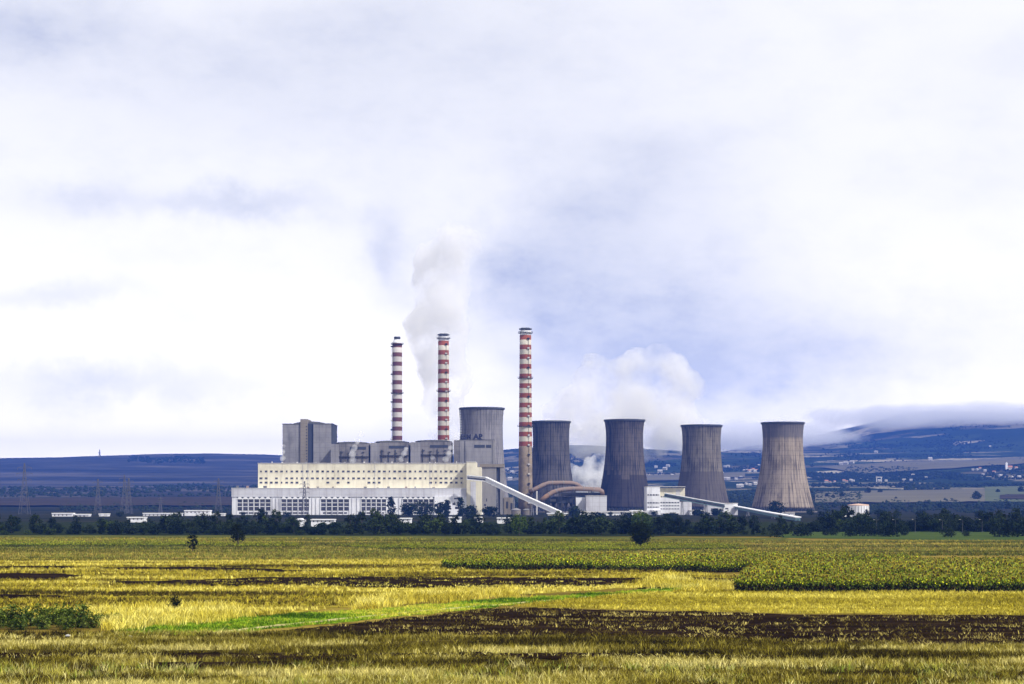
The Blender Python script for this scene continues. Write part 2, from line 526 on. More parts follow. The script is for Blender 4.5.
plain = t.ramp(t.noise(t.vm('MULTIPLY', p, (0.3, 1.0, 1.0)), 0.02, 5.0, 0.6), [(0.35, (0.010, 0.015, 0.008)), (0.6, (0.028, 0.028, 0.017)), (0.8, (0.055, 0.048, 0.030))])
straw = t.ramp(t.noise(t.vm('MULTIPLY', p, (0.10, 0.5, 1.0)), 0.35, 6.0, 0.66), [(0.32, (0.05, 0.036, 0.010)), (0.48, (0.17, 0.125, 0.022)), (0.66, (0.30, 0.23, 0.045))])
col = t.mix(t.step(y, 2300, 2700), plain, far)
col = t.mix(t.step(y, 600, 640), straw, col)
t.put(b.inputs['Base Color'], col)
b.inputs['Specular IOR Level'].default_value = 0.0
M['land'] = m
g_me = np_mesh('ground', np.stack([gx, gy, gz], -1).reshape(-1, 3), quads, m, smooth=True)
tag(link_mesh('ground', g_me), kind='structure')

# ------------------------------------------------------------------ fields of the plain: flat sheets above the ground
def mat_ground(name, stops, sx=0.12, sy=0.55, scale=0.5, detail=7.0):
    m, t, b = new_mat(name, 0.95)
    p = t.pos()
    n = t.noise(t.vm('MULTIPLY', p, (sx, sy, 1.0)), scale, detail, 0.68)
    n2 = t.noise(p, 2.2, 3.0, 0.6)
    k = t.m('ADD', t.m('MULTIPLY', n, 0.72), t.m('MULTIPLY', n2, 0.28))
    t.put(b.inputs['Base Color'], t.ramp(k, stops))
    b.inputs['Specular IOR Level'].default_value = 0.0
    return m
SOIL = [(0.36, (0.006, 0.0035, 0.0015)), (0.52, (0.016, 0.0095, 0.004)), (0.70, (0.050, 0.032, 0.013))]
M['soil'] = mat_ground('ploughed_soil', SOIL)
M['stubble'] = mat_ground('stubble', [(0.36, (0.09, 0.066, 0.008)), (0.5, (0.25, 0.20, 0.022)), (0.64, (0.42, 0.35, 0.045))])
M['olive'] = mat_ground('dry_grass_soil', [(0.36, (0.014, 0.010, 0.003)), (0.5, (0.055, 0.042, 0.007)), (0.66, (0.14, 0.11, 0.018))])
M['green'] = mat_ground('green_verge', [(0.34, (0.05, 0.11, 0.006)), (0.5, (0.12, 0.21, 0.010)), (0.68, (0.27, 0.33, 0.03))])
M['meadow'] = mat_ground('meadow', [(0.34, (0.022, 0.040, 0.012)), (0.5, (0.050, 0.080, 0.020)), (0.68, (0.095, 0.115, 0.034))])
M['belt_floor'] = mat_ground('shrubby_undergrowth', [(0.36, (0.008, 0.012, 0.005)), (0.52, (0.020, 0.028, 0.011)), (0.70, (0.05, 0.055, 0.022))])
M['track'] = mat_ground('dirt_track', [(0.34, (0.26, 0.23, 0.08)), (0.55, (0.48, 0.42, 0.19)), (0.7, (0.62, 0.56, 0.32))])
M['tan_field'] = mat_ground('tan_field', [(0.34, (0.05, 0.052, 0.012)), (0.55, (0.10, 0.105, 0.022)), (0.7, (0.20, 0.19, 0.04))])

def poly_world(pts, jit=0.004, sub=10, seed=0):
    r = random.Random(seed)
    w = [G(*q) for q in pts]
    out = []
    for i, a in enumerate(w):
        b_ = w[(i + 1) % len(w)]
        for k in range(sub):
            f_ = k / sub
            x_ = a[0] + (b_[0] - a[0]) * f_
            y_ = a[1] + (b_[1] - a[1]) * f_
            j = 0 if k == 0 else 1
            out.append((x_ + r.uniform(-1, 1) * j * jit * y_, y_ + r.uniform(-1, 1) * j * jit * y_ * 1.6))
    return out

ZLAYER = [0.0]
def field(name, pts, mat, jit=0.004, seed=0, sub=10):
    ZLAYER[0] += 0.004
    w_ = poly_world(pts, jit, sub, seed)
    mb = MB()
    mb.add([(a, c, ZLAYER[0]) for a, c in w_], [tuple(range(len(w_)))])
    o = mb.build(name, mat)
    bm = bmesh.new(); bm.from_mesh(o.data)
    bmesh.ops.triangulate(bm, faces=bm.faces[:])
    bmesh.ops.recalc_face_normals(bm, faces=bm.faces[:])
    for f_ in bm.faces:
        if f_.normal.z < 0: f_.normal_flip()
    bm.to_mesh(o.data); bm.free()
    tag(o, kind='structure')
    return w_

L, Rr = -170, 1194
pg = {}
pg['fore'] = field('dry_grass_field', [(L, 634), (180, 634), (310, 634), (512, 637), (640, 640), (768, 642), (900, 646), (Rr, 650), (Rr, 700), (L, 700)], M['olive'], seed=1)
pg['soil'] = field('ploughed_field', [(262, 632), (330, 626), (400, 618), (460, 611.5), (512, 607), (600, 609.5), (768, 613.5), (Rr, 617), (Rr, 649), (900, 645.5), (768, 641.5), (640, 639), (512, 636), (400, 634.5)], M['soil'], seed=2, sub=14)
pg['gold'] = field('stubble_field', [(515, 606.5), (590, 596), (690, 589), (740, 592.5), (Rr, 593), (Rr, 616.5), (768, 613), (600, 609)], M['stubble'], seed=3)
pg['left'] = field('stubble_field', [(L, 560), (440, 560), (700, 573), (735, 577), (690, 585), (560, 592), (440, 600), (250, 616), (100, 622), (L, 626)], M['stubble'], seed=4)
pg['verge'] = field('grass_verge', [(110, 632), (180, 622), (256, 617), (380, 609), (470, 602), (560, 596), (640, 590.5), (700, 586.5), (716, 588.5), (690, 590), (600, 596.5), (512, 605.5), (440, 612.5), (360, 620.5), (256, 631), (205, 637), (120, 637)], M['green'], seed=5)
pg['track'] = field('dirt_track', [(205, 634), (256, 627), (360, 616.6), (430, 609.8), (512, 603.1), (600, 595.4), (690, 588.6), (692, 589.0), (600, 596.0), (512, 604.0), (430, 611.0), (360, 618.1), (256, 629.2), (205, 636.4)], M['track'], 0.0015, seed=6)
pg['dark1'] = field('ploughed_strip', [(L, 573), (60, 573.5), (86, 575.5), (70, 580), (L, 581)], M['soil'], seed=7)
pg['dark2'] = field('ploughed_strip', [(70, 567.5), (200, 567), (330, 571), (300, 572.3), (160, 571)], M['soil'], seed=8)
pg['dark3'] = field('ploughed_strip', [(170, 580.5), (260, 577.5), (420, 576.5), (520, 577.5), (640, 578), (644, 580.5), (600, 586.5), (500, 588), (330, 587), (250, 585), (180, 585)], M['soil'], seed=9)
pg['dark4'] = field('ploughed_strip', [(672, 580), (690, 577.7), (738, 578.5), (732, 582), (700, 584)], M['soil'], seed=10)
pg['dark5'] = field('ploughed_strip', [(L, 594.5), (40, 595), (80, 597), (60, 598.6), (L, 598.5)], M['soil'], seed=11)
pg['sunb'] = field('crop_soil', [(735, 590.5), (760, 576), (770, 568), (Rr, 567), (Rr, 592.5), (740, 591.5)], M['soil'], seed=12)
pg['sunm'] = field('crop_soil', [(446, 569.5), (600, 571), (770, 573), (820, 566), (940, 563.5), (700, 561), (450, 564.5)], M['soil'], seed=13)
pg['row3'] = field('crop_strip', [(380, 550), (600, 552), (740, 551), (735, 545.5), (560, 545), (330, 546.5)], M['meadow'], seed=14)
pg['row4'] = field('crop_strip', [(L, 542.5), (190, 543.5), (190, 548.5), (L, 548)], M['meadow'], seed=15)
pg['tan'] = field('tan_field', [(L, 534), (300, 534.3), (520, 536.3), (780, 538), (800, 540.5), (520, 539), (L, 537)], M['tan_field'], seed=16)
pg['brown'] = field('ploughed_strip', [(735, 545), (Rr, 544.5), (Rr, 555), (960, 554), (850, 552), (735, 550.5)], M['olive'], seed=17)
pg['near1'] = field('ploughed_strip', [(L, 652.5), (60, 654), (200, 653), (330, 655.5), (470, 653), (660, 655), (800, 657), (820, 660), (600, 660), (430, 659), (250, 660.5), (90, 657.5), (L, 658)], M['soil'], seed=19, sub=16)
pg['near2'] = field('ploughed_strip', [(140, 664), (260, 662), (380, 666), (300, 669), (170, 668)], M['soil'], seed=20)
pg['dark6'] = field('ploughed_strip', [(85, 581.5), (180, 581), (256, 585.5), (230, 587), (120, 585)], M['soil'], seed=21)
pg['dark7'] = field('ploughed_strip', [(L, 566.5), (40, 566.3), (120, 568), (60, 569.2), (L, 569)], M['soil'], seed=22)
pg['dark8'] = field('ploughed_strip', [(740, 584), (700, 586), (640, 589), (660, 584.5), (735, 580.5)], M['soil'], seed=23)
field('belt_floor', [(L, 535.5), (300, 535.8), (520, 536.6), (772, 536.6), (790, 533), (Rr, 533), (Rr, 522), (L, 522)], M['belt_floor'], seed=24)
pg['meadow'] = field('meadow', [(770, 531.5), (Rr, 531), (Rr, 540), (940, 540.5), (780, 538)], M['meadow'], seed=18)

# fields draped on the far slopes
def drape(name, pts, mat, lift, nu=26, nv=8):
    """four picture corners (left-far, right-far, right-near, left-near) laid on the terrain"""
    q = [np.array(T(*k)[:2]) for k in pts]
    vs = []
    for j in range(nv + 1):
        for i in range(nu + 1):
            a, c = i / nu, j / nv
            pnt = (q[0] * (1 - a) + q[1] * a) * (1 - c) + (q[3] * (1 - a) + q[2] * a) * c
            pnt = pnt + (np.array([fbm(i * .4 + lift, j * .4), fbm(i * .4, j * .4 + 7 + lift)]) - 0.5) * 60 * (0 < i < nu) * (j in (0, nv))
            vs.append((pnt[0], pnt[1], float(terrain(*pnt)) + lift))
    fs = np.array([(j * (nu + 1) + i, j * (nu + 1) + i + 1, (j + 1) * (nu + 1) + i + 1, (j + 1) * (nu + 1) + i) for j in range(nv) for i in range(nu)])
    o = link_mesh(name, np_mesh(name, np.array(vs), fs, mat, smooth=True))
    tag(o, kind='structure')
def mat_far(name, a, c):
    return mat_ground(name, [(0.36, a), (0.62, c)], 0.4, 1.6, 0.012, 5.0)
fp = mat_far('pale_grass', (0.095, 0.090, 0.068), (0.15, 0.138, 0.10))
fg = mat_far('hill_grass', (0.07, 0.088, 0.052), (0.11, 0.125, 0.07))
fb = mat_far('fallow', (0.030, 0.025, 0.021), (0.055, 0.044, 0.036))
drape('hill_field', [(820, 468), (1060, 456), (1060, 464), (860, 475)], fp, 3.0)
drape('hill_field', [(640, 477), (745, 473), (745, 478), (640, 482)], fp, 3.0)
drape('hill_field', [(815, 493), (985, 490), (985, 503), (815, 504)], fp, 2.0)
drape('hill_field', [(985, 488), (1060, 487), (1060, 503), (985, 503)], fg, 2.2)
drape('hill_field', [(1000, 497), (1060, 495), (1060, 501), (1000, 501)], fb, 3.0)
drape('hill_field', [(-30, 500), (235, 498), (235, 507), (-30, 507)], fb, 2.0)

# ------------------------------------------------------------------ cooling towers
def tower_profile(Rt, Rw, Rb, z0, z1, wf=0.80, n=40):
    zw = z0 + (z1 - z0) * wf
    bb = (zw - z0) / math.sqrt((Rb / Rw) ** 2 - 1)
    bt = (z1 - zw) / math.sqrt(max((Rt / Rw) ** 2 - 1, 1e-4))
    out = []
    for i in range(n + 1):
        z_ = z0 + (z1 - z0) * i / n
        out.append((Rw * math.sqrt(1 + ((z_ - zw) / (bb if z_ < zw else bt)) ** 2), z_))
    return out

def cooling_tower(label, px, D, ytop, rt, rw, rb, mat, ladder=False):
    s = D / F
    cx, top = X(px, D), Z(ytop, D)
    root = thing('cooling_tower', label, 'cooling tower', (cx, D, 0), 'concrete cooling towers of the power plant')
    z0 = 4.0
    pr = tower_profile(rt * s, rw * s, rb * s, z0, top)
    inner = [(r_ - 1.0, z_) for r_, z_ in reversed(pr)]
    MB().lathe(cx, D, pr + inner, 96, closed=True).build('shell', mat, root, smooth=True)
    R1 = pr[-1][0]
    MB().lathe(cx, D, [(R1 + 0.1, top - 1.6), (R1 + 0.7, top - 1.4), (R1 + 0.7, top + 0.25), (R1 - 1.1, top + 0.25), (R1 - 1.1, top - 0.1)], 96, closed=True).build('rim', M['cap'], root)
    mb = MB()
    n = 44
    for k in range(n):
        a0 = 2 * math.pi * k / n
        for sg in (-1, 1):
            a1 = a0 + sg * math.pi / n
            mb.beam((cx + (rb * s + .9) * math.cos(a0), D + (rb * s + .9) * math.sin(a0), 0), (cx + (rb * s - .3) * math.cos(a1), D + (rb * s - .3) * math.sin(a1), z0 + .4), 0.7, 0.7)
    mb.build('column_ring', M['dark'], root)
    MB().lathe(cx, D, [(rb * s + 3, 0), (rb * s + 3, 0.9), (rb * s + 2.4, 0.9), (rb * s + 2.4, 0)], 64, closed=True).build('basin_wall', M['tan'], root)
    if ladder:
        mb = MB()
        a = R(183)
        for i in range(0, len(pr) - 1):
            r_, z_ = pr[i]; r2, z2 = pr[i + 1]
            mb.beam((cx + (r_ + .7) * math.cos(a), D + (r_ + .7) * math.sin(a), z_), (cx + (r2 + .7) * math.cos(a), D + (r2 + .7) * math.sin(a), z2), 0.5, 0.5)
            mb.box(cx + (r_ + .5) * math.cos(a) - .8, cx + (r_ + .5) * math.cos(a) + .8, D - .9, D + .9, z_ + .6, z_ + 1.4)
        mb.build('ladder', M['dark'], root)
    return root

cooling_tower('cooling tower with faint lettered sign below it, behind the sign topped boiler house', 482, 1690, 408.2, 22.0, 20.8, 28.5,
              mat_tower('tower_concrete_smooth', (0.26, 0.245, 0.25), (0.13, 0.125, 0.135)), True)
cooling_tower('dark ribbed cooling tower close beside the frontmost striped chimney, above the rusty ducts', 551, 1760, 421.5, 19.3, 18.1, 27.0,
              mat_tower('tower_concrete_black', (0.115, 0.105, 0.105), (0.026, 0.026, 0.034)))
cooling_tower('dark cooling tower with stained lower half standing left of the white stepped building', 624.5, 1790, 420.0, 20.2, 18.5, 28.0,
              mat_tower('tower_concrete_stained', (0.120, 0.102, 0.095), (0.034, 0.031, 0.034), patch=(40, 44, (0.022, 0.020, 0.026))))
cooling_tower('brownish grey cooling tower rising behind the white stepped building and its sloping gallery', 701.5, 1880, 425.3, 20.4, 19.0, 28.5,
              mat_tower('tower_concrete_brown', (0.20, 0.175, 0.145), (0.060, 0.053, 0.050), patch=(44, 7, (0.070, 0.060, 0.060))))
cooling_tower('pale tan cooling tower with a dark grey top band, rightmost of the towers', 782.8, 1760, 422.7, 21.2, 19.9, 31.0,
              mat_tower('tower_concrete_pale', (0.345, 0.285, 0.222), (0.110, 0.090, 0.074), top=(0.095, 0.090, 0.105), top_z=72.0))

# ------------------------------------------------------------------ chimneys
def chimney(label, pxb, pxt, D, ytop, rt, rb, pitch_px, duty, nred, red, white, style, y_first, galleries, landings):
    s = D / F
    top = Z(ytop, D)
    cx = X((pxb + pxt) / 2, D)
    root = thing('chimney', label, 'chimney', (cx, D, 0), 'red and white striped power plant chimneys')
    zsh = Z(y_first, D)
    mat = mat_chimney('chimney_paint', zsh, pitch_px * s, nred, duty, red, white, (0.30, 0.235, 0.165))
    prof = [(rb * s, 0.0)] + [(rb * s + (rt - rb) * s * k / 12, zsh * k / 12) for k in range(1, 13)]
    MB().lathe(cx, D, prof, 40).build('shaft', mat, root, smooth=True)
    r = rt * s
    if style == 'cone':
        MB().lathe(cx, D, [(r * 1.02, zsh), (r * 1.02, zsh + 0.6 * s), (r * .62, Z(ytop + 3.0, D)), (r * .62, Z(ytop + 2.2, D))], 32).build('cone', M['white'], root, smooth=False)
        MB().lathe(cx, D, [(r * .66, Z(ytop + 2.6, D)), (r * .66, top), (r * .52, top), (r * .52, top - 1.5)], 32).build('flue', M['cap'], root)
    else:
        mb = MB()
        mb.lathe(cx, D, [(r * .98, zsh), (r * .98, zsh + .38 * (top - zsh)), (r * 1.03, zsh + .4 * (top - zsh)), (r * 1.03, zsh + .62 * (top - zsh))], 32)
        mb.build('collar', M['white' if style == 'crown' else 'steel'], root)
        mb = MB()
        for k in range(4):
            a = R(45 + 90 * k)
            mb.lathe(cx + r * .5 * math.cos(a), D + r * .5 * math.sin(a), [(r * .40, zsh + .5 * (top - zsh)), (r * .40, top), (r * .34, top), (r * .34, top - 1)], 16)
        mb.build('flue', M['cap'], root)
        MB().lathe(cx, D, [(r * 1.12, zsh + .78 * (top - zsh)), (r * 1.12, zsh + .92 * (top - zsh)), (r * 1.06, zsh + .92 * (top - zsh)), (r * 1.06, zsh + .78 * (top - zsh))], 32, closed=True).build('guard_ring', M['cap'], root)
    for gy_ in galleries:
        zz = Z(gy_, D)
        rr_ = r + (rb * s - r) * (1 - zz / zsh if zz < zsh else 0)
        mb = MB()
        mb.lathe(cx, D, [(rr_ - .1, zz - .25), (rr_ + 1.3, zz - .25), (rr_ + 1.3, zz), (rr_ - .1, zz)], 32, closed=True)
        mb.lathe(cx, D, [(rr_ + 1.25, zz + 1.0), (rr_ + 1.35, zz + 1.0), (rr_ + 1.35, zz + 1.15), (rr_ + 1.25, zz + 1.15)], 32, closed=True)
        for k in range(20):
            a = 2 * math.pi * k / 20
            mb.box(cx + (rr_ + 1.3) * math.cos(a) - .07, cx + (rr_ + 1.3) * math.cos(a) + .07, D + (rr_ + 1.3) * math.sin(a) - .07, D + (rr_ + 1.3) * math.sin(a) + .07, zz, zz + 1.1)
        mb.build('gallery', M['dark'], root)
    a = R(landings)
    z_ = zsh - pitch_px * s * duty * 0.62
    k = 0
    lad = MB()
    while z_ > 4:
        rr_ = r + (rb * s - r) * (1 - z_ / zsh)
        px_, py_ = cx + (rr_ + .55) * math.cos(a), D + (rr_ + .55) * math.sin(a)
        mb = MB()
        mb.box(px_ - 1.0, px_ + 1.0, py_ - .8, py_ + .8, z_ - 1.1, z_ - .8)
        mb.box(px_ - 1.0, px_ + 1.0, py_ - .85, py_ - .7, z_ - .8, z_ + .1)
        mb.box(px_ + .85, px_ + 1.0, py_ - .7, py_ + .8, z_ - .8, z_ + .1)
        mb.box(px_ - 1.0, px_ - .85, py_ - .7, py_ + .8, z_ - .8, z_ + .1)
        mb.build('landing', M['pale_roof' if k % 3 else 'dark'], root)
        z2 = z_ - pitch_px * s
        r2 = r + (rb * s - r) * (1 - max(z2, 0) / zsh)
        lad.beam((px_, py_, z_ - 1), (cx + (r2 + .55) * math.cos(a), D + (r2 + .55) * math.sin(a), max(z2 + .1, 0)), 0.22, 0.15)
        z_ = z2
        k += 1
    lad.build('ladder', M['dark'], root)
    return root

chimney('striped chimney with dark maroon bands and a white cone top, leftmost of the three', 396.2, 398.2, 1660, 336.8, 4.9, 5.2, 9.25, 0.46, 13,
        (0.12, 0.045, 0.045), (0.54, 0.51, 0.49), 'cone', 343.4, [344.2, 393.3], 195)
chimney('striped chimney with red bands and dark flue crown, middle one of the three', 442.6, 444.4, 1640, 333.8, 5.35, 6.2, 9.42, 0.49, 12,
        (0.25, 0.060, 0.028), (0.54, 0.505, 0.43), 'crown', 341.0, [338.6, 391.2], 300)
chimney('striped chimney standing nearest, tan concrete below its lowest red band, rightmost of the three', 524.6, 526.3, 1540, 328.0, 5.75, 7.2, 9.66, 0.49, 11.5,
        (0.25, 0.060, 0.026), (0.54, 0.505, 0.42), 'crown', 335.3, [333.0, 378.2, 426.4], 298)

# ------------------------------------------------------------------ turbine hall
DL, DU = 1440.0, 1452.0
hall = thing('turbine_hall', 'long cream building with rows of small windows above a white glazed front hall', 'industrial building', (X(350, DL), DL, 0))
MB().pbox(232, 466, 497.0, None, DL, 30).build('lower_wall', M['white'], hall)
pa = MB().pbox(231.6, 466.2, 488.4, 496.9, DL, 30.3, 0.5).build('parapet', M['parapet'], hall)
MB().pbox(231.4, 466.3, 488.0, 488.4, DL, 30.6, 0.8).build('coping', M['white_metal'], hall)
MB().pbox(258, 466.3, 463.6, 489.0, DU, 34).build('upper_wall', M['cream'], hall)
MB().pbox(257.6, 466.6, 462.9, 463.5, DU, 34.4, 0.4).build('roof', M['pale_roof'], hall)
for px_ in (303, 308, 375, 430):
    MB().tube([(X(px_, DU), DU - .2, Z(488, DU)), (X(px_, DU), DU - .2, Z(464, DU))], 0.14, 6).build('downpipe', M['parapet'], hall)
rw_ = [471.4, 478.3, 482.6]
xw = [261 + 5.14 * k for k in range(40)]
for r_i, yy in enumerate(rw_):
    for k, px_ in enumerate(xw):
        if r_i == 2 and not (k < 8 or 12 < k < 18 and k % 2 or 20 < k < 24 or k > 32): continue
        if r_i == 1 and random.random() < 0.06: continue
        wpx = random.uniform(2.5, 3.1) if (k * 7 + r_i) % 5 else 1.6
        hh = random.uniform(1.6, 2.0)
        xa, xb = X(px_ - wpx / 2, DU), X(px_ + wpx / 2, DU)
        za, zb = Z(yy + hh / 2, DU), Z(yy - hh / 2, DU)
        mb = MB()
        mb.box(xa, xb, DU - 0.06, DU + 0.02, za, zb)
        wn = mb.build('window', M['glass'], hall)
        MB().box(xa - .15, xb + .15, DU - .28, DU - .003, za - .22, za - .003).build('sill', M['pale_roof'], wn)
rcl = random.Random(41)
for k in range(22):
    px_ = 262 + 9.2 * k + rcl.uniform(-3, 3)
    w_, h_ = rcl.uniform(.5, 1.6), rcl.uniform(.5, 1.5)
    MB().pbox(px_, px_ + w_, 462.85 - h_, 462.85, DU + 4 + rcl.uniform(0, 20), 1.5).build('roof_vent', M[rcl.choice(['steel', 'pale_roof', 'roof_grey', 'tan'])], hall)
for k in range(16):
    px_ = 236 + 14 * k + rcl.uniform(-4, 4)
    w_, h_ = rcl.uniform(.8, 3.4), rcl.uniform(.5, 2.2)
    MB().pbox(px_, px_ + w_, 487.95 - h_, 487.95, DL + 3 + rcl.uniform(0, 14), 1.5).build('roof_unit', M[rcl.choice(['steel', 'rust', 'roof_grey', 'tan'])], hall)
# arched glazed bays of the front hall
bays = []
for a_, b_, n_ in ((237, 271, 6), (281, 309.5, 5), (320.5, 349.5, 5), (361, 386.5, 5), (402.5, 434, 6)):
    for k in range(n_):
        bays.append((a_ + (b_ - a_) * (k + .5) / n_, (b_ - a_) / n_))
for px_, pit in bays:
    hw = pit * .39
    xa, xb = X(px_ - hw, DL), X(px_ + hw, DL)
    z_top, z_bot = Z(499.2, DL), Z(510.6, DL)
    mb = MB()
    mb.box(xa, xb, DL - .10, DL + .02, z_bot, z_top)
    wn = mb.build('tall_window', M['glass'], hall)
    for zz in (z_bot + (z_top - z_bot) * .36, z_bot + (z_top - z_bot) * .68):
        MB().box(xa, xb, DL - .30, DL - .103, zz - .22, zz + .22).build('glazing_bar', M['white_metal'], wn)
    n = 10
    cxx, rad = (xa + xb) / 2, (xb - xa) / 2 * 1.1
    front_ = [(cxx + rad * math.cos(math.pi * k / n), DL - .9, z_top + rad * .95 * math.sin(math.pi * k / n)) for k in range(n + 1)]
    back_ = [(q[0], DL - .003, q[2]) for q in front_]
    MB().hull(front_ + back_).build('arch_hood', M['white_metal'], wn)
mb = MB()
for px_, pit in bays:
    for sg in (-1, 1):
        mb.box(X(px_ + sg * pit * .5, DL) - .28, X(px_ + sg * pit * .5, DL) + .28, DL - .62 - .02 * sg, DL - .004, 0, Z(498.2, DL))
mb.build('pilaster', M['white'], hall)['kind'] = 'stuff'
for a_, b_ in ((237, 271), (281, 309.5), (320.5, 349.5), (361, 386.5), (402.5, 434)):
    MB().pbox(a_ - .3, b_ + .3, 497.05, 499.15, DL, -.003, .09).build('recess_band', M['blue_dark'], hall)
for a_, b_ in ((239, 268), (284, 308), (323, 347), (363, 384), (405, 432)):
    MB().pbox(a_, b_, 512.2, 513.8, DL, .02, .08).build('strip_window', M['glass'], hall)
for px_ in (272.5, 276, 279.5, 312, 316, 352, 357, 389, 394, 399):
    MB().pbox(px_ - .35, px_ + .35, 498, None, DL, 0, .5).build('pier', M['parapet'], hall)
an = MB().pbox(434.5, 466.4, 496.5, None, DL - 3, 20).build('annex', M['white'], hall)
for a_, b_, y0_, y1_ in ((454, 459, 497.8, 499.2), (452.5, 455.5, 503, 505), (455, 459, 507, 509)):
    MB().pbox(a_, b_, y0_, y1_, DL - 3, 0.0, .08).build('annex_window', M['glass'], hall)
st = MB()
st.pbox(466.5, 476.0, 462.0, None, DL - 4, 60)
st.pbox(476.03, 481.2, 467.2, None, DL - 4, 52)
st.build('stair_tower', M['cream'], hall)
MB().pbox(466.3, 476.0, 461.5, 461.95, DL - 4, 60.3, .3).build('stair_roof', M['pale_roof'], hall)
MB().pbox(470.6, 475.9, 481.5, None, DL - 4, -.003, .12).build('stair_panel', M['parapet'], hall)

# ------------------------------------------------------------------ conveyor galleries
def conveyor(label, pts, wd, ht, legs, side):
    a = pts[0]
    root = thing('conveyor_gallery', label, 'conveyor gallery', (pts[-1].x, pts[-1].y, 0), 'sloping conveyor galleries')
    body, roof, win = MB(), MB(), MB()
    for p_, q_ in zip(pts[:-1], pts[1:]):
        body.beam(p_, q_, wd, ht)
        roof.beam(p_ + Vector((0, -.15, ht / 2 + .32)), q_ + Vector((0, -.15, ht / 2 + .32)), wd + .9, .6)
        win.beam(p_ + Vector((0, -wd / 2 - .05, -.25)), q_ + Vector((0, -wd / 2 - .05, -.25)), .1, ht * .44)
    body.build('wall', M[side], root)
    roof.build('roof', M['white_metal'], root)
    win.build('window_strip', M['glass'], root)
    for f_, x_off in legs:
        i = int(f_)
        p_ = pts[i].lerp(pts[i + 1], f_ - i)
        mb = MB()
        for sg in (-1, 1):
            mb.beam((p_.x + sg * .9, p_.y - wd * .35, 0), (p_.x + sg * .4, p_.y - wd * .35, p_.z - ht * .5), .45, .45)
            mb.beam((p_.x + sg * .9, p_.y + wd * .35, 0), (p_.x + sg * .4, p_.y + wd * .35, p_.z - ht * .5), .45, .45)
        k = 2.0
        while k < p_.z - ht:
            mb.beam((p_.x - .9, p_.y - wd * .35, k), (p_.x + .9, p_.y - wd * .35, k + 1.8), .2, .2)
            k += 3.5
        mb.build('trestle', M['steel'], root)
    return root
conveyor('white conveyor gallery sloping down to the right from the cream turbine hall', [P(467.5, 477.8, 1428), P(486, 479.6, 1424), P(523, 497.2, 1412), P(561, 514.2, 1400)], 4.0, 3.2,
         [(1.3, 0), (1.75, 0), (2.25, 0)], 'white_metal')
conveyor('teal sided conveyor gallery running from the white stepped building to the white transfer tower', [P(664.5, 495.3, 1425), P(694, 500.8, 1420), P(724.5, 506.2, 1415)], 4.0, 3.0,
         [(0.6, 0), (1.4, 0)], 'teal')
conveyor('teal sided conveyor gallery descending right from the white transfer tower into the trees', [P(736.5, 507.8, 1414), P(768, 513.9, 1200), P(798, 519.3, 1010)], 2.8, 1.7,
         [(0.4, 0), (1.2, 0)], 'teal')

# ------------------------------------------------------------------ boiler houses
def simple_building(name, label, cat, boxes, loc_px, D, group=None):
    """boxes: (part name, material, x0, x1, ytop, ybottom, depth, proud)"""
    root = thing(name, label, cat, (X(loc_px, D), D, 0), group)
    for nm, mt, x0, x1, y0_, y1_, dep, off in boxes:
        MB().pbox(x0, x1, y0_, y1_, D, dep, off).build(nm, M[mt], root)
    return root

DB = 1545.0
bun = simple_building('boiler_building', 'tall grey block with a tan stair shaft, leftmost of the boiler buildings', 'boiler house', [
    ('cladding', 'boiler_light', 282.5, 300.4, 424.2, None, 44, 0),
    ('stair_shaft', 'tan', 300.5, 307.6, 419.2, None, 30, 1.4),
    ('recess', 'blue_dark', 307.7, 313.2, 423.5, None, 43, -1.2),
    ('cladding', 'boiler_light', 313.3, 331.4, 424.0, None, 44, 0.05),
    ('side_wall', 'blue_dark', 331.5, 332.2, 424.0, None, 44, 0.02),
    ('parapet', 'roof_grey', 282.2, 300.4, 423.6, 424.15, 44.3, .3),
    ('parapet', 'roof_grey', 313.3, 332.6, 423.4, 423.95, 44.6, .4)], 307, DB)
mb = MB()
n = 12
ring = lambda yy: [(X(291 + 36 * k / n, DB), yy, Z(424 - 2.9 * math.sin(math.pi * k / n) ** .6, DB)) for k in range(n + 1)]
mb.hull(ring(DB + 6) + ring(DB + 40))
mb.build('vaulted_roof', M['roof_grey'], bun)
mb = MB()
for k in range(12):
    yy = 426 + 3 * k
    mb.pbox(306.2, 307.3, yy, yy + 1.4, DB, -1.4, 1.5)
mb.build('stair_window', M['glass'], bun)

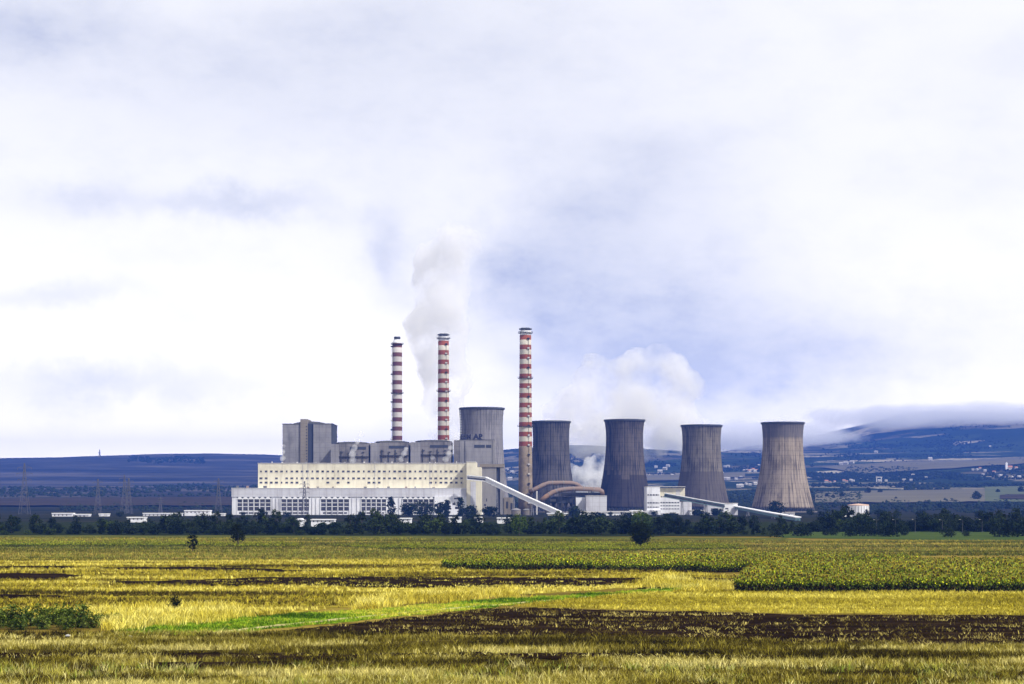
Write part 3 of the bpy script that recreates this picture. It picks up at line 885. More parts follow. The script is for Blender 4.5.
def boiler(label, x0, x1, yt, wingw, louvre):
    D = 1520.0
    root = thing('boiler_house', label, 'boiler house', (X((x0 + x1) / 2, D), D, 0), 'grey boiler houses behind the turbine hall')
    MB().pbox(x0 + wingw, x1, yt + 1.2, None, D, 40).build('cladding', M['boiler'], root)
    MB().pbox(x0, x0 + wingw - .05, yt + 2.2, None, D, 36, 1.5).build('wing', M['boiler_light'], root)
    n = 10
    ring = lambda yy: [(X(x0 + wingw * .4 + (x1 - x0 - wingw * .4) * k / n, D), yy, Z(yt + 1.35 - 1.5 * math.sin(math.pi * k / n) ** .5, D)) for k in range(n + 1)]
    MB().hull(ring(D - .3) + ring(D + 38)).build('vaulted_roof', M['roof_grey'], root)
    MB().pbox(louvre[0], louvre[1], yt + 5.0, yt + 7.6, D, -.003, .3).build('louvre', M['blue_dark'], root)
    mb = MB()
    for k in range(4):
        px_ = x0 + wingw + (x1 - x0 - wingw) * (k + .3) / 4.2
        mb.tube([(X(px_, D), D - .5, Z(462, D)), (X(px_, D), D - .5, Z(yt + 9 + k % 2 * 4, D))], .35, 6)
        mb.pbox(px_ - .6, px_ + 1.8, yt + 10 + k % 3, yt + 10.7 + k % 3, D, -.003, .8)
    mb.build('pipework', M['cap'], root)
    MB().pbox(x0 + wingw, x1, yt + 14.5, yt + 15.2, D, -.003, 1.2).build('walkway', M['dark'], root)
    return root
boiler('stained grey boiler house standing against the tall tan shafted block, wisp of steam in front', 331.0, 369.0, 441.8, 8, (350, 366))
boiler('grey boiler house directly below the leftmost striped chimney', 370.6, 408.6, 440.7, 9, (389, 406))
boiler('grey boiler house directly below the middle striped chimney', 410.6, 451.2, 440.0, 10, (430, 448))

bs = simple_building('boiler_house', 'pale grey boiler house carrying dark sign letters on its roof edge', 'boiler house', [
    ('wing', 'boiler', 453.8, 459.4, 440.2, None, 36, 0),
    ('cladding', 'boiler_light', 459.5, 494.2, 440.0, None, 40, .4),
    ('parapet', 'roof_grey', 459.2, 494.4, 439.5, 439.95, 40.4, .7),
    ('louvre', 'blue_dark', 474.2, 484.8, 444.8, 447.8, -.403, .6),
    ('louvre', 'blue_dark', 486.0, 491.2, 444.8, 447.8, -.403, .6),
    ('downpipe', 'cap', 464.6, 465.1, 441, None, -.403, .8),
    ('edge_strip', 'concrete', 492.6, 494.3, 440.1, None, -.403, .9)], 474, 1520.0, 'grey boiler houses behind the turbine hall')
# roof sign, letters standing on the parapet
sg = thing('roof_sign', 'dark sign letters standing on the roof edge of the pale boiler house', 'sign', (X(472, 1519), 1519, Z(439.5, 1519)))
def letters(txt, px0, px1, ybase, ytop, D, bold, y_off):
    cu = bpy.data.curves.new('lettering', 'FONT')
    cu.body = txt
    cu.size = 1.0
    cu.extrude = 0.02
    cu.offset = bold
    o = bpy.data.objects.new('lettering', cu)
    C.objects.link(o)
    dg = bpy.context.evaluated_depsgraph_get()
    me = bpy.data.meshes.new_from_object(o.evaluated_get(dg))
    bpy.data.objects.remove(o)
    co = np.array([tuple(q.co) for q in me.vertices])
    mn, mx = co.min(0), co.max(0)
    k = (co - mn) / np.maximum(mx - mn, 1e-6)
    x_ = X(px0, D) + k[:, 0] * (X(px1, D) - X(px0, D))
    z_ = Z(ybase, D) + k[:, 1] * (Z(ytop, D) - Z(ybase, D))
    y_ = D + y_off + k[:, 2] * .35
    out = np.stack([x_ - sg.location.x, y_ - sg.location.y, z_ - sg.location.z], -1)
    me.vertices.foreach_set('co', out.astype(np.float32).ravel())
    me.materials.clear(); me.materials.append(M['blue_letter'])
    me.update()
    return link_mesh('lettering', me, sg)
m, t, b = new_mat('navy_letter_paint', 0.6)
t.put(b.inputs['Base Color'], t.mix(t.noise(t.pos(), 0.8), (0.010, 0.012, 0.035), (0.03, 0.03, 0.06)))
M['blue_letter'] = m
letters('ESM', 460.6, 470.8, 439.4, 434.2, 1519, 0.045, 0)
letters('AR', 472.8, 484.0, 439.4, 433.8, 1519, 0.06, 0)
mb = MB()
for px_ in np.arange(460.5, 485, 2.2):
    mb.beam((X(px_, 1519), 1520.2, Z(439.45, 1519)), (X(px_, 1519), 1520.2, Z(434.2, 1519)), .12, .12)
for yy in (434.6, 436.8, 439.0):
    mb.beam((X(460.3, 1519), 1520.0, Z(yy, 1519)), (X(484.3, 1519), 1520.0, Z(yy, 1519)), .14, .14)
mb.build('sign_frame', M['steel'], sg)

simple_building('bunker_building', 'grey concrete block between the turbine hall end and the nearest striped chimney', 'industrial building', [
    ('cornice', 'tan', 479.5, 504.2, 464.0, 467.2, 22, .8),
    ('wall', 'concrete', 481.4, 496.4, 467.25, None, 22, 0),
    ('recess', 'blue_dark', 496.5, 500.0, 467.25, None, 20, -1.0),
    ('pillar', 'boiler_light', 500.1, 504.0, 467.25, None, 22, .2),
    ('window', 'glass', 486, 487, 498.5, 501.5, -.003, .1), ('window', 'glass', 484, 486, 504.0, 506.0, -.003, .1),
    ('window', 'glass', 490, 491, 481.5, 485, -.003, .1),
    ('low_wing', 'tan', 504.1, 513.5, 497.5, None, 18, 1.0),
    ('doorway', 'dark', 506, 508.2, 501.5, 508.5, -1.003, 1.1), ('doorway', 'dark', 510.4, 512.6, 503, 510, -1.003, 1.1),
    ('plinth_wing', 'white', 477, 489, 511.5, None, 8, 2.5)], 492, 1475.0)

# silos below the conveyor
for lb, px_ in (('squat round concrete silo below the conveyor gallery, nearer the grey bunker block', 516.0), ('squat round concrete silo below the conveyor gallery, beside the steel trestle', 527.5)):
    D = 1412.0
    r_ = 4.9 * D / F
    root = thing('silo', lb, 'silo', (X(px_, D), D, 0), 'squat silos')
    zt = Z(510.2, D)
    MB().lathe(X(px_, D), D, [(r_, 0), (r_, zt), (r_ * .98, zt)], 32).build('body', M['tan'], root, smooth=False)
    MB().lathe(X(px_, D), D, [(r_ * 1.04, zt + .01), (r_ * 1.04, zt + .3), (r_ * .3, zt + 1.6), (0, zt + 1.7)], 32).build('roof', M['concrete'], root)

# flue gas ducts on dark trestles
def duct(label, pts, rad_px, D, legs):
    root = thing('flue_duct', label, 'duct', (X(pts[len(pts) // 2][0], D), D, 0), 'rusty flue gas ducts')
    w_ = [P(a, c, D + k * 1.5) for k, (a, c) in enumerate(pts)]
    MB().tube(w_, rad_px * D / F, 18).build('pipe', M['rust'], root, smooth=True)
    mb = MB()
    for a, c in zip(w_[:-1], w_[1:]):
        L_ = (c - a).length
        for k in range(int(L_ // 6)):
            p_ = a.lerp(c, (k + .5) * 6 / L_)
            d_ = (c - a).normalized()
            mb.tube([p_ - d_ * .25, p_ + d_ * .25], rad_px * D / F + .22, 18)
    mb.build('flange', M['concrete'], root)
    for lx, ly in legs:
        p_ = P(lx, ly, D + 4)
        mb = MB()
        for sg_ in (-1, 1):
            mb.beam((p_.x + sg_ * 1.6, p_.y - 2, 0), (p_.x + sg_ * .9, p_.y - 2, p_.z), .5, .5)
            mb.beam((p_.x + sg_ * 1.6, p_.y + 2, 0), (p_.x + sg_ * .9, p_.y + 2, p_.z), .5, .5)
        mb.beam((p_.x - 1.6, p_.y - 2, 1), (p_.x + 1.3, p_.y - 2, p_.z - 2), .3, .3)
        mb.build('trestle', M['dark'], root)
duct('rusty brown duct arching from the nearest striped chimney towards the dark ribbed cooling tower', [(529.5, 492.0), (536, 488.8), (543, 485.2), (549, 483.2), (560, 483.0), (572, 483.2), (577, 484.6), (581, 488.0)], 2.3, 1530, [(536, 489), (548, 484), (561, 483.5), (573, 484)])
duct('rusty pinkish duct curving up in front of the arching duct, above the pale box building', [(541, 500.8), (546, 496.6), (553, 492.2), (561, 489.9), (570, 488.9), (580, 488.7), (590, 489.2), (599, 489.6), (602, 491.4), (602.5, 494.8)], 2.35, 1480, [(547, 497), (560, 490.5), (574, 489.5), (590, 490)])
pf = thing('filter_plant', 'dark steel filter plant with hoppers under the rusty ducts', 'industrial plant', (X(560, 1490), 1490, 0))
MB().pbox(545, 575, 496.5, 503.0, 1490, 20).build('casing', M['blue_dark'], pf)
MB().pbox(562, 600, 492.6, 496.2, 1492, 14).build('upper_casing', M['dark'], pf)
for k in range(5):
    px_ = 547.8 + 6 * k
    mb = MB()
    D = 1493
    a_, c_ = X(px_ - 2.4, D), X(px_ + 2.4, D)
    mb.hull([(a_, D, Z(503, D)), (c_, D, Z(503, D)), (c_, D + 9, Z(503, D)), (a_, D + 9, Z(503, D)),
             (a_ + 1.6, D + 3.6, Z(508, D)), (c_ - 1.6, D + 3.6, Z(508, D)), (c_ - 1.6, D + 5.4, Z(508, D)), (a_ + 1.6, D + 5.4, Z(508, D))])
    mb.build('hopper', M['cap'], pf)
for px_ in (545.5, 555, 565, 574.5):
    MB().box(X(px_, 1490) - .4, X(px_, 1490) + .4, 1490.3, 1491.1, 0, Z(503, 1490)).build('leg', M['dark'], pf)
MB().pbox(575.5, 586, 497.5, None, 1486, 12).build('end_block', M['white'], pf)
MB().pbox(536.2, 537.6, 491, None, 1470, .8).build('column', M['pale_roof'], pf)
MB().pbox(550, 556, 499, 501.5, 1490, -.003, .2).build('panel', M['steel'], pf)
mb = MB()
for k in range(9):
    mb.beam((X(547 + 3 * k, 1488), 1488, Z(514, 1488)), (X(549 + 3 * k, 1488), 1488, Z(504, 1488)), .35, .35)
for yy in (507, 511):
    mb.beam((X(545, 1488), 1488, Z(yy, 1488)), (X(576, 1488), 1488, Z(yy, 1488)), .3, .3)
mb.build('bracing', M['dark'], pf)
simple_building('box_building', 'windowless pale grey box building in front of the stained cooling tower', 'industrial building', [
    ('wall', 'parapet', 586.2, 606.8, 496.2, None, 20, 0), ('roof', 'pale_roof', 586.0, 607.0, 495.5, 496.15, 20.3, .3)], 596, 1470.0)
lw = simple_building('low_building', 'long low white building with a row of tiny windows behind the tree belt', 'industrial building', [
    ('wall', 'white_metal', 578, 646, 512.6, None, 16, 0), ('roof', 'pale_roof', 577.6, 646.4, 511.2, 512.55, 16.5, .6),
    ('parapet', 'white', 630, 643, 510.2, 511.15, 10, 0.3)], 610, 1385.0)
for k in range(13):
    MB().pbox(580.5 + 4.8 * k, 582.1 + 4.8 * k, 514.6, 515.9, 1385, -.003, .1).build('window', M['glass'], lw)
simple_building('gallery_house', 'small pale house at the foot of the white conveyor gallery', 'industrial building', [
    ('wall', 'cream', 548, 568, 514.0, None, 12, 0), ('roof', 'white_metal', 547, 569, 513.0, 513.95, 12.5, .5)], 558, 1380.0)

# stepped white building on the right
wb = simple_building('coal_building', 'white stepped building with dark window bands between two cooling towers', 'industrial building', [
    ('tower_wall', 'white', 646.6, 659.8, 487.0, None, 26, 2.5),
    ('upper_wall', 'cream', 659.9, 685.0, 487.9, 497.5, 26, 0),
    ('lower_wall', 'white', 659.9, 679.4, 497.55, 513.4, 24, 1.0),
    ('plinth', 'white', 646.0, 660.5, 510.0, None, 10, 4.5),
    ('side_bay', 'parapet', 679.5, 692.0, 501.8, None, 20, -2.0),
    ('roof', 'pale_roof', 646.4, 685.2, 486.4, 486.95, 26.3, 2.7),
    ('shaft_panel', 'pale_roof', 676.0, 680.0, 489.6, 495.5, -.003, .2)], 662, 1440.0)
for y0_, y1_, a_, b_, off in ((494.2, 495.6, 647.2, 658.8, 2.6), (502.2, 503.4, 647.2, 658.8, 2.6), (506.6, 507.6, 647.2, 658.8, 2.6),
                              (502.0, 503.2, 660.4, 679, 1.1), (505.3, 506.2, 660.4, 679, 1.1), (508.4, 509.3, 660.4, 679, 1.1), (496.2, 497.3, 661, 666, .1)):
    wn = MB().pbox(a_, b_, y0_, y1_, 1440, -off + .097, off).build('window_band', M['glass'], wb)
    mb = MB()
    for k in np.arange(a_ + 1.5, b_, 2.9):
        mb.pbox(k, k + .7, y0_, y1_, 1440, -off - .003, off + .12)
    mb.build('mullion', M['white'], wn)
for px_ in (661.5, 667.5, 673.5, 678.6):
    MB().pbox(px_, px_ + .9, 513.45, None, 1440, 1.0, .5).build('column', M['white'], wb)
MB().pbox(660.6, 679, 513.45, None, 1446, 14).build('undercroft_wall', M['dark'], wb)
simple_building('transfer_tower', 'small white tower joining the two teal conveyor galleries', 'industrial building', [
    ('wall', 'white_metal', 723.4, 737.4, 503.6, None, 12, 2), ('roof', 'pale_roof', 723.0, 737.8, 503.0, 503.55, 12.5, 2.4),
    ('side_panel', 'parapet', 731.2, 737.3, 508, None, -2.003, 2.2), ('window', 'glass', 725, 728, 508, 509.2, -2.003, 2.1)], 730, 1416.0)
simple_building('substation', 'pale concrete building under the sloping gallery, left of the white transfer tower', 'industrial building', [
    ('wall', 'parapet', 705.5, 722, 504.5, None, 14, 0), ('window', 'glass', 711, 717.5, 508.4, 510.0, -.003, .1), ('roof', 'pale_roof', 705.2, 722.3, 504.0, 504.45, 14.3, .3)], 713, 1450.0)
simple_building('workshop', 'low white workshop under the sloping gallery beside its steel trestle', 'industrial building', [
    ('wall', 'white_metal', 690, 705, 511.0, None, 12, 0), ('window', 'glass', 692, 703, 513.2, 514.4, -.003, .1), ('roof', 'pale_roof', 689.6, 705.3, 510.0, 510.95, 12.4, .4)], 698, 1432.0)
simple_building('pump_house', 'small white flat roofed house at the foot of the pale tan cooling tower', 'building', [
    ('wall', 'white_metal', 781.5, 794.5, 513.4, None, 9, 0), ('roof', 'pale_roof', 781.0, 795.0, 512.6, 513.35, 9.5, .5), ('window', 'glass', 786, 790, 514.3, 515.6, -.003, .1)], 788, 1425.0)

# tank and sheds on the right
D = 1330.0
tk = thing('storage_tank', 'round white storage tank with an orange band along its top', 'tank', (X(858.3, D), D, 0))
r_ = 10.3 * D / F
MB().lathe(X(858.3, D), D, [(r_, 0), (r_, Z(505.6, D))], 40).build('shell', M['white_metal'], tk)
MB().lathe(X(858.3, D), D, [(r_ + .12, Z(505.6, D) + .003), (r_ + .12, Z(504.6, D)), (0, Z(503.6, D))], 40).build('roof', M['orange'], tk)
mb = MB()
for k in range(12):
    a = math.pi * (1 + (k + .5) / 12)
    mb.box(X(858.3, D) + (r_ + .1) * math.cos(a) - .22, X(858.3, D) + (r_ + .1) * math.cos(a) + .22, D + (r_ + .1) * math.sin(a) - .22, D + (r_ + .1) * math.sin(a) + .22, 0, Z(505.7, D))
mb.build('stiffener', M['pale_roof'], tk)
simple_building('shed', 'long flat white roofed shed in the trees left of the round white tank', 'shed', [
    ('wall', 'dark', 832, 851, 517.0, None, 10, 0), ('roof', 'white_metal', 830.5, 852, 515.6, 516.95, 11, 1.0)], 841, 1180.0)
D = 960.0
gb = thing('gabled_shed', 'small gabled shed with a pale blue roof below the round white tank', 'shed', (X(858, D), D, 0))
MB().pbox(853, 859.5, 520.4, None, D, 12).build('wall', M['white_metal'], gb)
xa, xb, xm = X(852.2, D), X(860.2, D), X(855.5, D)
zb_, zt_ = Z(520.6, D), Z(517.6, D)
MB().hull([(xa, D - .5, zb_), (xb, D - .5, zb_), (xm, D - .5, zt_), (xa + 5, D + 13, zb_), (xb + 5, D + 13, zb_), (xm + 5, D + 13, zt_)]).build('roof', M['parapet'], gb)

# low white sheds among the trees, left and centre
sheds = [(52, 72, 513.0, 1300, 'long low white shed, leftmost of those above the tree belt'), (73.5, 88.5, 514.0, 1305, 'low white shed touching the right end of the leftmost white shed'),
         (99, 101.5, 513.6, 1310, 'tiny white cabin, left one of a pair above the tree belt'), (104, 107.5, 513.6, 1310, 'tiny white cabin, right one of a pair above the tree belt'),
         (127, 144, 517.0, 950, 'very low pale roof peeking out of the belt below the pylon'), (143, 181, 513.0, 1340, 'thin long white roof left of the small bright white building'),
         (184.5, 210, 510.2, 1350, 'small bright white flat building standing left of the white glazed hall'), (212, 224, 513.3, 1345, 'low grey roof between the bright white building and the glazed hall'),
         (294, 304, 519.2, 800, 'low rounded white roof in the trees before the glazed hall'), (311, 334, 519.2, 800, 'flat white roof beside the rounded white roof before the glazed hall'),
         (376, 389, 513.6, 1340, 'low white canopy in front of the glazed hall bays'), (393, 411, 518.0, 890, 'flat white roof below the dark poplar before the hall'),
         (449, 461, 517.0, 940, 'flat white roof in the trees before the cream stair tower'), (474, 483, 517.0, 940, 'small flat white roof right of the conifers before the stair tower'),
         (497, 512, 517.6, 900, 'low white wall in the trees left of the round silos')]
for x0, x1, yt, D, lb in sheds:
    root = thing('low_shed', lb, 'shed', (X((x0 + x1) / 2, D), D, 0))
    MB().pbox(x0, x1, yt + .9, None, D, 8).build('wall', M['white'], root)
    s_ = D / F
    if x0 == 294:
        n = 8
        ring = lambda yy: [(X(x0 - .4 + (x1 - x0 + .8) * k / n, D), yy, Z(yt + .9 - 1.8 * math.sin(math.pi * k / n), D)) for k in range(n + 1)]
        MB().hull(ring(D - .5) + ring(D + 8.5)).build('roof', M['white_metal'], root)
    else:
        MB().pbox(x0 - .4, x1 + .4, yt, yt + .87, D, 8.5, .5).build('roof', M['white_metal'], root)
    k = x0 + 2
    while k < x1 - 2:
        MB().pbox(k, k + 1.2, yt + 1.5, yt + 2.6, D, -.003, .1).build('window', M['glass'], root)
        k += 4

# ------------------------------------------------------------------ pylons, mast, lamp posts
def pylon(label, px_, ytop, D, base_z=0.0, arms=3):
    zt = Z(ytop, D)
    cx = X(px_, D)
    root = thing('pylon', label, 'pylon', (cx, D, base_z), 'lattice power pylons')
    h = zt - base_z
    bw = h * .085
    mb = MB()
    def wd(k): return bw * (1 - k) ** 1.25 + .35
    lv = [0, .14, .27, .39, .5, .6, .7, .8, .9, 1.0]
    th = max(.22, .16 * D / 1000)
    for sx_ in (-1, 1):
        for sy_ in (-1, 1):
            for a_, b_ in zip(lv[:-1], lv[1:]):
                mb.beam((cx + sx_ * wd(a_), D + sy_ * wd(a_), base_z + h * a_), (cx + sx_ * wd(b_), D + sy_ * wd(b_), base_z + h * b_), th, th)
    for a_, b_ in zip(lv[:-1], lv[1:]):
        for sy_ in (-1, 1):
            mb.beam((cx - wd(a_), D + sy_ * wd(a_), base_z + h * a_), (cx + wd(b_), D + sy_ * wd(b_), base_z + h * b_), th * .6, th * .6)
            mb.beam((cx + wd(a_), D + sy_ * wd(a_), base_z + h * a_), (cx - wd(b_), D + sy_ * wd(b_), base_z + h * b_), th * .6, th * .6)
    mb.build('lattice_mast', M['pylon'], root)
    for k in range(arms):
        f_ = .66 + .12 * k
        ln = h * (.16 - .025 * abs(k - 1))
        am = MB()
        for sg_ in (-1, 1):
            am.beam((cx, D, base_z + h * f_), (cx + sg_ * ln, D, base_z + h * (f_ + .015)), th, th)
            am.beam((cx, D, base_z + h * (f_ + .05)), (cx + sg_ * ln, D, base_z + h * (f_ + .015)), th * .7, th * .7)
            am.beam((cx + sg_ * ln, D, base_z + h * (f_ + .01)), (cx + sg_ * ln, D, base_z + h * (f_ - .035)), th * .8, th * .8)
        am.build('crossarm', M['pylon'], root)
for lb, px_, yt, D in (('tall thin lattice pylon near the left edge of the photo', 24.5, 463, 1500), ('lattice pylon above the pair of tiny white cabins', 98, 479, 1480),
                       ('tall lattice pylon, left one of the close pair between sheds', 124.5, 475, 1620), ('lattice pylon, right one of the close pair between sheds', 128.8, 478, 1540),
                       ('short lattice pylon above the thin long white roof', 160.5, 497, 1600), ('lattice pylon standing just left of the white glazed hall', 218.5, 478, 1600),
                       ('lattice pylon standing before the left part of the glazed hall', 304.5, 481, 1405)):
    pylon(lb, px_, yt, D)
xx, yy, zz = T(99.6, 458.2)
pylon('small lattice mast on the crest of the purple hill', 99.6, 449.5, yy, zz, 1)

lampm = None
for k, px_ in enumerate((876.5, 898, 920.3, 942.3, 965.3, 988)):
    D = 640.0
    cx = X(px_, D)
    if lampm is None:
        lampm = thing('street_lamp', 'thin grey street lamp before the dark belt on the right', 'street lamp', (cx, D, 0), 'street lamps along the road on the right')
        zt = Z(520.2, D)
        MB().tube([(cx, D, 0), (cx, D, zt)], [.07, .045], 8).build('post', M['pylon'], lampm)
        MB().beam((cx, D, zt), (cx - .8, D, zt + .2), .06, .06).build('arm', M['pylon'], lampm)
        MB().box(cx - 1.15, cx - .7, D - .1, D + .1, zt + .13, zt + .24).build('lamp_head', M['pale_roof'], lampm)
    else:
        dup(lampm, (cx, D + 4 * (k % 3), 0))

# ------------------------------------------------------------------ trees
def crown_mesh(name, shape, h, r, nclump, nleaf, leaf, mat, seed, base=0.18):
    """leaf clumps scattered through the crown's volume; each leaf spray is one small quad"""
    g = np.random.default_rng(seed)
    cs = []
    while len(cs) < nclump:
        q = g.uniform(-1, 1, 3)
        if shape == 'round':
            if np.linalg.norm(q) > 1: continue
            rr_ = 1.0
        elif shape == 'cone':
            rr_ = max(.05, (1 - (q[2] + 1) / 2) ** .8)
            if math.hypot(q[0], q[1]) > 1: continue
        elif shape == 'vase':
            rr_ = (.40 + .60 * ((q[2] + 1) / 2) ** .6) * math.sqrt(max(.05, 1 - .85 * max(q[2], 0) ** 2))
            if np.linalg.norm([q[0], q[1], max(q[2], 0) * .9]) > 1: continue
        else:
            rr_ = math.sin(math.pi * min(.98, (q[2] + 1.12) / 2.2)) ** .5
            if math.hypot(q[0], q[1]) > 1: continue
        cs.append((q[0] * r * rr_, q[1] * r * rr_, h * (base + (1 - base) * (q[2] + 1) / 2)))
    cs = np.array(cs)
    cr = g.uniform(.18, .38, nclump) * r
    pts = np.repeat(cs, nleaf, 0) + g.normal(0, 1, (nclump * nleaf, 3)) * np.repeat(cr, nleaf)[:, None] * np.array([.62, .62, .5])
    pts[:, 2] = np.clip(pts[:, 2], h * base * .5, h * g.uniform(.92, 1.12, len(pts)))
    n = len(pts)
    a = g.normal(0, 1, (n, 3)); a /= np.linalg.norm(a, axis=1)[:, None]
    b_ = np.cross(a, g.normal(0, 1, (n, 3))); b_ /= np.linalg.norm(b_, axis=1)[:, None]
    s = leaf * g.uniform(.55, 1.3, n)[:, None]
    V = np.stack([pts - a * s * .5, pts + b_ * s * .32, pts + a * s * .5, pts - b_ * s * .32], 1).reshape(-1, 3)
    Fq = np.arange(n * 4).reshape(-1, 4)
    return np_mesh(name, V, Fq, mat), cs

def tree(kind, label, cat, loc, shape, h, r, nclump, nleaf, leaf, mat, seed, group=None, base=.18, limbs=7, trunk_r=None):
    root = thing(kind, label, cat, loc, group)
    me, cs = crown_mesh('crown', shape, h, r, nclump, nleaf, leaf, mat, seed, base)
    link_mesh('crown', me, root)
    tr = trunk_r or h * .022
    mb = MB()
    L0 = Vector(loc)
    top = L0 + Vector((r * .06, 0, h * (.75 if shape != 'round' else .6)))
    mb.tube([L0 + Vector((0, 0, -.3)), L0 + Vector((tr * .6, 0, h * .2)), L0 + Vector((-tr * .5, tr * .3, h * .42)), top], [tr * 1.25, tr, tr * .7, tr * .25], 8)
    for k in range(min(limbs, len(cs))):
        c_ = L0 + Vector(cs[k])
        b0 = L0 + Vector((0, 0, max(h * .12, min(cs[k][2] * .55, h * .5))))
        mid = b0.lerp(c_, .5) + Vector((0, 0, h * .03))
        mb.tube([b0, mid, c_], [tr * .5, tr * .32, tr * .1], 5)
    mb.build('trunk', M['bark'], root)
    return root

# three lone trees in the fields
gx_, gy_ = G(640.5, 548)
tree('lone_tree', 'dark rounded lone tree standing in the green crop strip right of centre', 'tree', (gx_, gy_, 0), 'vase', 6.3, 3.05, 110, 34, .42, M['leaf_near'], 5, base=.22, limbs=9)
gx_, gy_ = G(192.3, 552.5)
tree('sapling', 'small narrow dark sapling in the left field, shorter of two', 'tree', (gx_, gy_, 0), 'poplar', 3.9, 1.15, 34, 20, .34, M['leaf_near'], 6, base=.2)
gx_, gy_ = G(238.0, 547.5)
tree('sapling', 'slender leaning field tree with a flared crown near the belt, taller of two', 'tree', (gx_, gy_, 0), 'vase', 5.8, 2.2, 60, 24, .42, M['leaf_near'], 7, base=.34)

# belt trees
protos = []
for k, (sh, h, r, mt, nc, lf) in enumerate((('round', 7.6, 3.4, 'leaf_dark', 40, .80), ('round', 6.2, 3.8, 'leaf_mid', 26, .85), ('vase', 8.4, 3.0, 'leaf_dark', 34, .75), ('poplar', 9.4, 2.0, 'leaf_mid', 30, .70),
                                        ('round', 4.6, 3.3, 'leaf_dark', 22, .80), ('poplar', 7.6, 2.6, 'leaf_dark', 24, .9), ('vase', 6.6, 3.9, 'leaf_mid', 24, .8), ('round', 3.6, 3.4, 'leaf_mid', 20, .7))):
    protos.append(tree('belt_tree', 'dark leafy tree standing in the dense belt along the far edge of the fields', 'tree', (0, 640, 0), sh, h, r, nc, int(1300 / nc), lf, M[mt], 20 + k,
                       'dark trees of the belt', base=.04, limbs=5))
used = [False] * len(protos)
def put(protos, used, k, loc, rz, sc):
    if not used[k]:
        used[k] = True
        o = protos[k]
        o.location = loc; o.rotation_euler = (0, 0, rz); o.scale = (sc, sc, sc)
        return o
    return dup(protos[k], loc, rz, sc)
r2 = random.Random(3)
rows = [(0, 620, 3.4, .74), (1, 645, 4.2, .84), (2, 690, 5.8, .88), (3, 745, 9.0, .86)]
for ri, D0, sp, scb in rows:
    x_ = X(-40, D0)
    while x_ < X(1064, D0):
        px_ = 512 + x_ * F / D0
        d_ = D0 + r2.uniform(-9, 9)
        x_ += sp * r2.uniform(.7, 1.3)
        if ri == 0 and px_ > 778: d_ += 58
        if ri == 1 and px_ > 778: d_ += 22
        if px_ > 806: x_ -= sp * .28
        if ri == 3 and r2.random() < .4: continue
        sc = scb * r2.uniform(.62, 1.16)
        sc *= .62 + .80 * float(fbm(x_ / 22 + 9, ri * 3.7, 3))
        if px_ < 232: sc *= .84
        if 728 < px_ < 806: sc *= .62
        if px_ > 806 and ri >= 2: sc *= 1.05
        low = [q for q in sheds if q[0] - 2 < px_ < q[1] + 2 and q[3] < 1000]
        if low:                                 # low growth in front of the sheds
            if ri > 1: continue
            sc = min(sc, .64)
        put(protos, used, (r2.choice([1, 4, 7]) if low else None) or r2.choice([0, 0, 1, 2, 3, 4, 4, 5, 6, 7]), (x_, d_, 0), r2.uniform(0, 6.28), sc)

# brighter trees inside the belt
for lb, px_, D, h in (('yellow green bushy tree in the belt below the low white building', 641.5, 612, 8.8), ('yellow green small tree in the belt below the round silos', 519, 606, 7.4)):
    tree('lime_tree', lb, 'tree', (X(px_, D), D, 0), 'round', h, 3.5 if h > 8 else 2.5, 60, 26, .5, M['leaf_lime'], int(px_), base=.06)

# bushes on the right meadow
bp = None
for k, (px_, D, sc) in enumerate(((778, 575, 1.25), (797, 590, 1.1), (805, 585, .9), (826, 600, .6), (834, 600, .65), (850, 585, 1.0), (860, 590, 1.15), (872, 590, 1.1), (884, 585, 1.0), (893, 580, 1.2), (904, 600, .7), (948, 570, .9), (966, 585, .55), (1000, 580, 1.5), (1012, 575, 1.3), (1022, 590, 1.5))):
    if bp is None:
        bp = tree('bush', 'dark round bush on the light green meadow before the belt on the right', 'bush', (X(px_, D), D, 0), 'round', 3.6, 2.4, 34, 22, .5, M['leaf_dark'], 60, 'bushes on the meadow', base=.02)
        bp.scale = (sc, sc, sc)
    else:
        dup(bp, (X(px_, D), D, 0), k * 1.3, sc)

# trees close in front of the plant
spec = [('poplar_tree', 'dark narrow poplar against the glazed hall, right of the white canopy', 391, 1330, 'poplar', 15.0, 3.2, 497),
        ('conifer_tree', 'dark pointed conifer before the white annex left of the cream stair tower', 460.5, 1300, 'cone', 16.0, 4.2, 498),
        ('plant_tree', 'broad dark tree hiding the right end of the arched glazed bays', 424, 1310, 'round', 13.5, 8.5, 501),
        ('plant_tree', 'dark tree left of the broad one, against the glazed hall', 408, 1300, 'round', 12.0, 5.0, 502),
        ('plant_tree', 'medium dark tree between the broad tree and the pointed conifer', 441, 1290, 'round', 12.5, 5.0, 502),
        ('plant_tree', 'dark columnar tree close beside the white annex wall', 447, 1310, 'poplar', 14.0, 2.6, 500),
        ('plant_tree', 'rounded dark tree at the foot of the cream stair tower', 471, 1290, 'round', 9.5, 5.0, 506),
        ('plant_tree', 'rounded dark tree before the grey bunker block', 490, 1280, 'round', 10.0, 5.5, 507),
        ('plant_tree', 'dark tree beside the pale box building below the rusty ducts', 575, 1330, 'round', 12.0, 4.2, 506),
        ('plant_tree', 'dark bushy tree at the foot of the pale tan cooling tower', 777, 1400, 'round', 13.0, 6.5, 501),
        ('plant_tree', 'dark tree just left of the white transfer tower', 717, 1380, 'round', 9.0, 4.0, 509),
        ('plant_tree', 'dark tree before the low white workshop', 698, 1380, 'round', 8.0, 4.0, 510)]
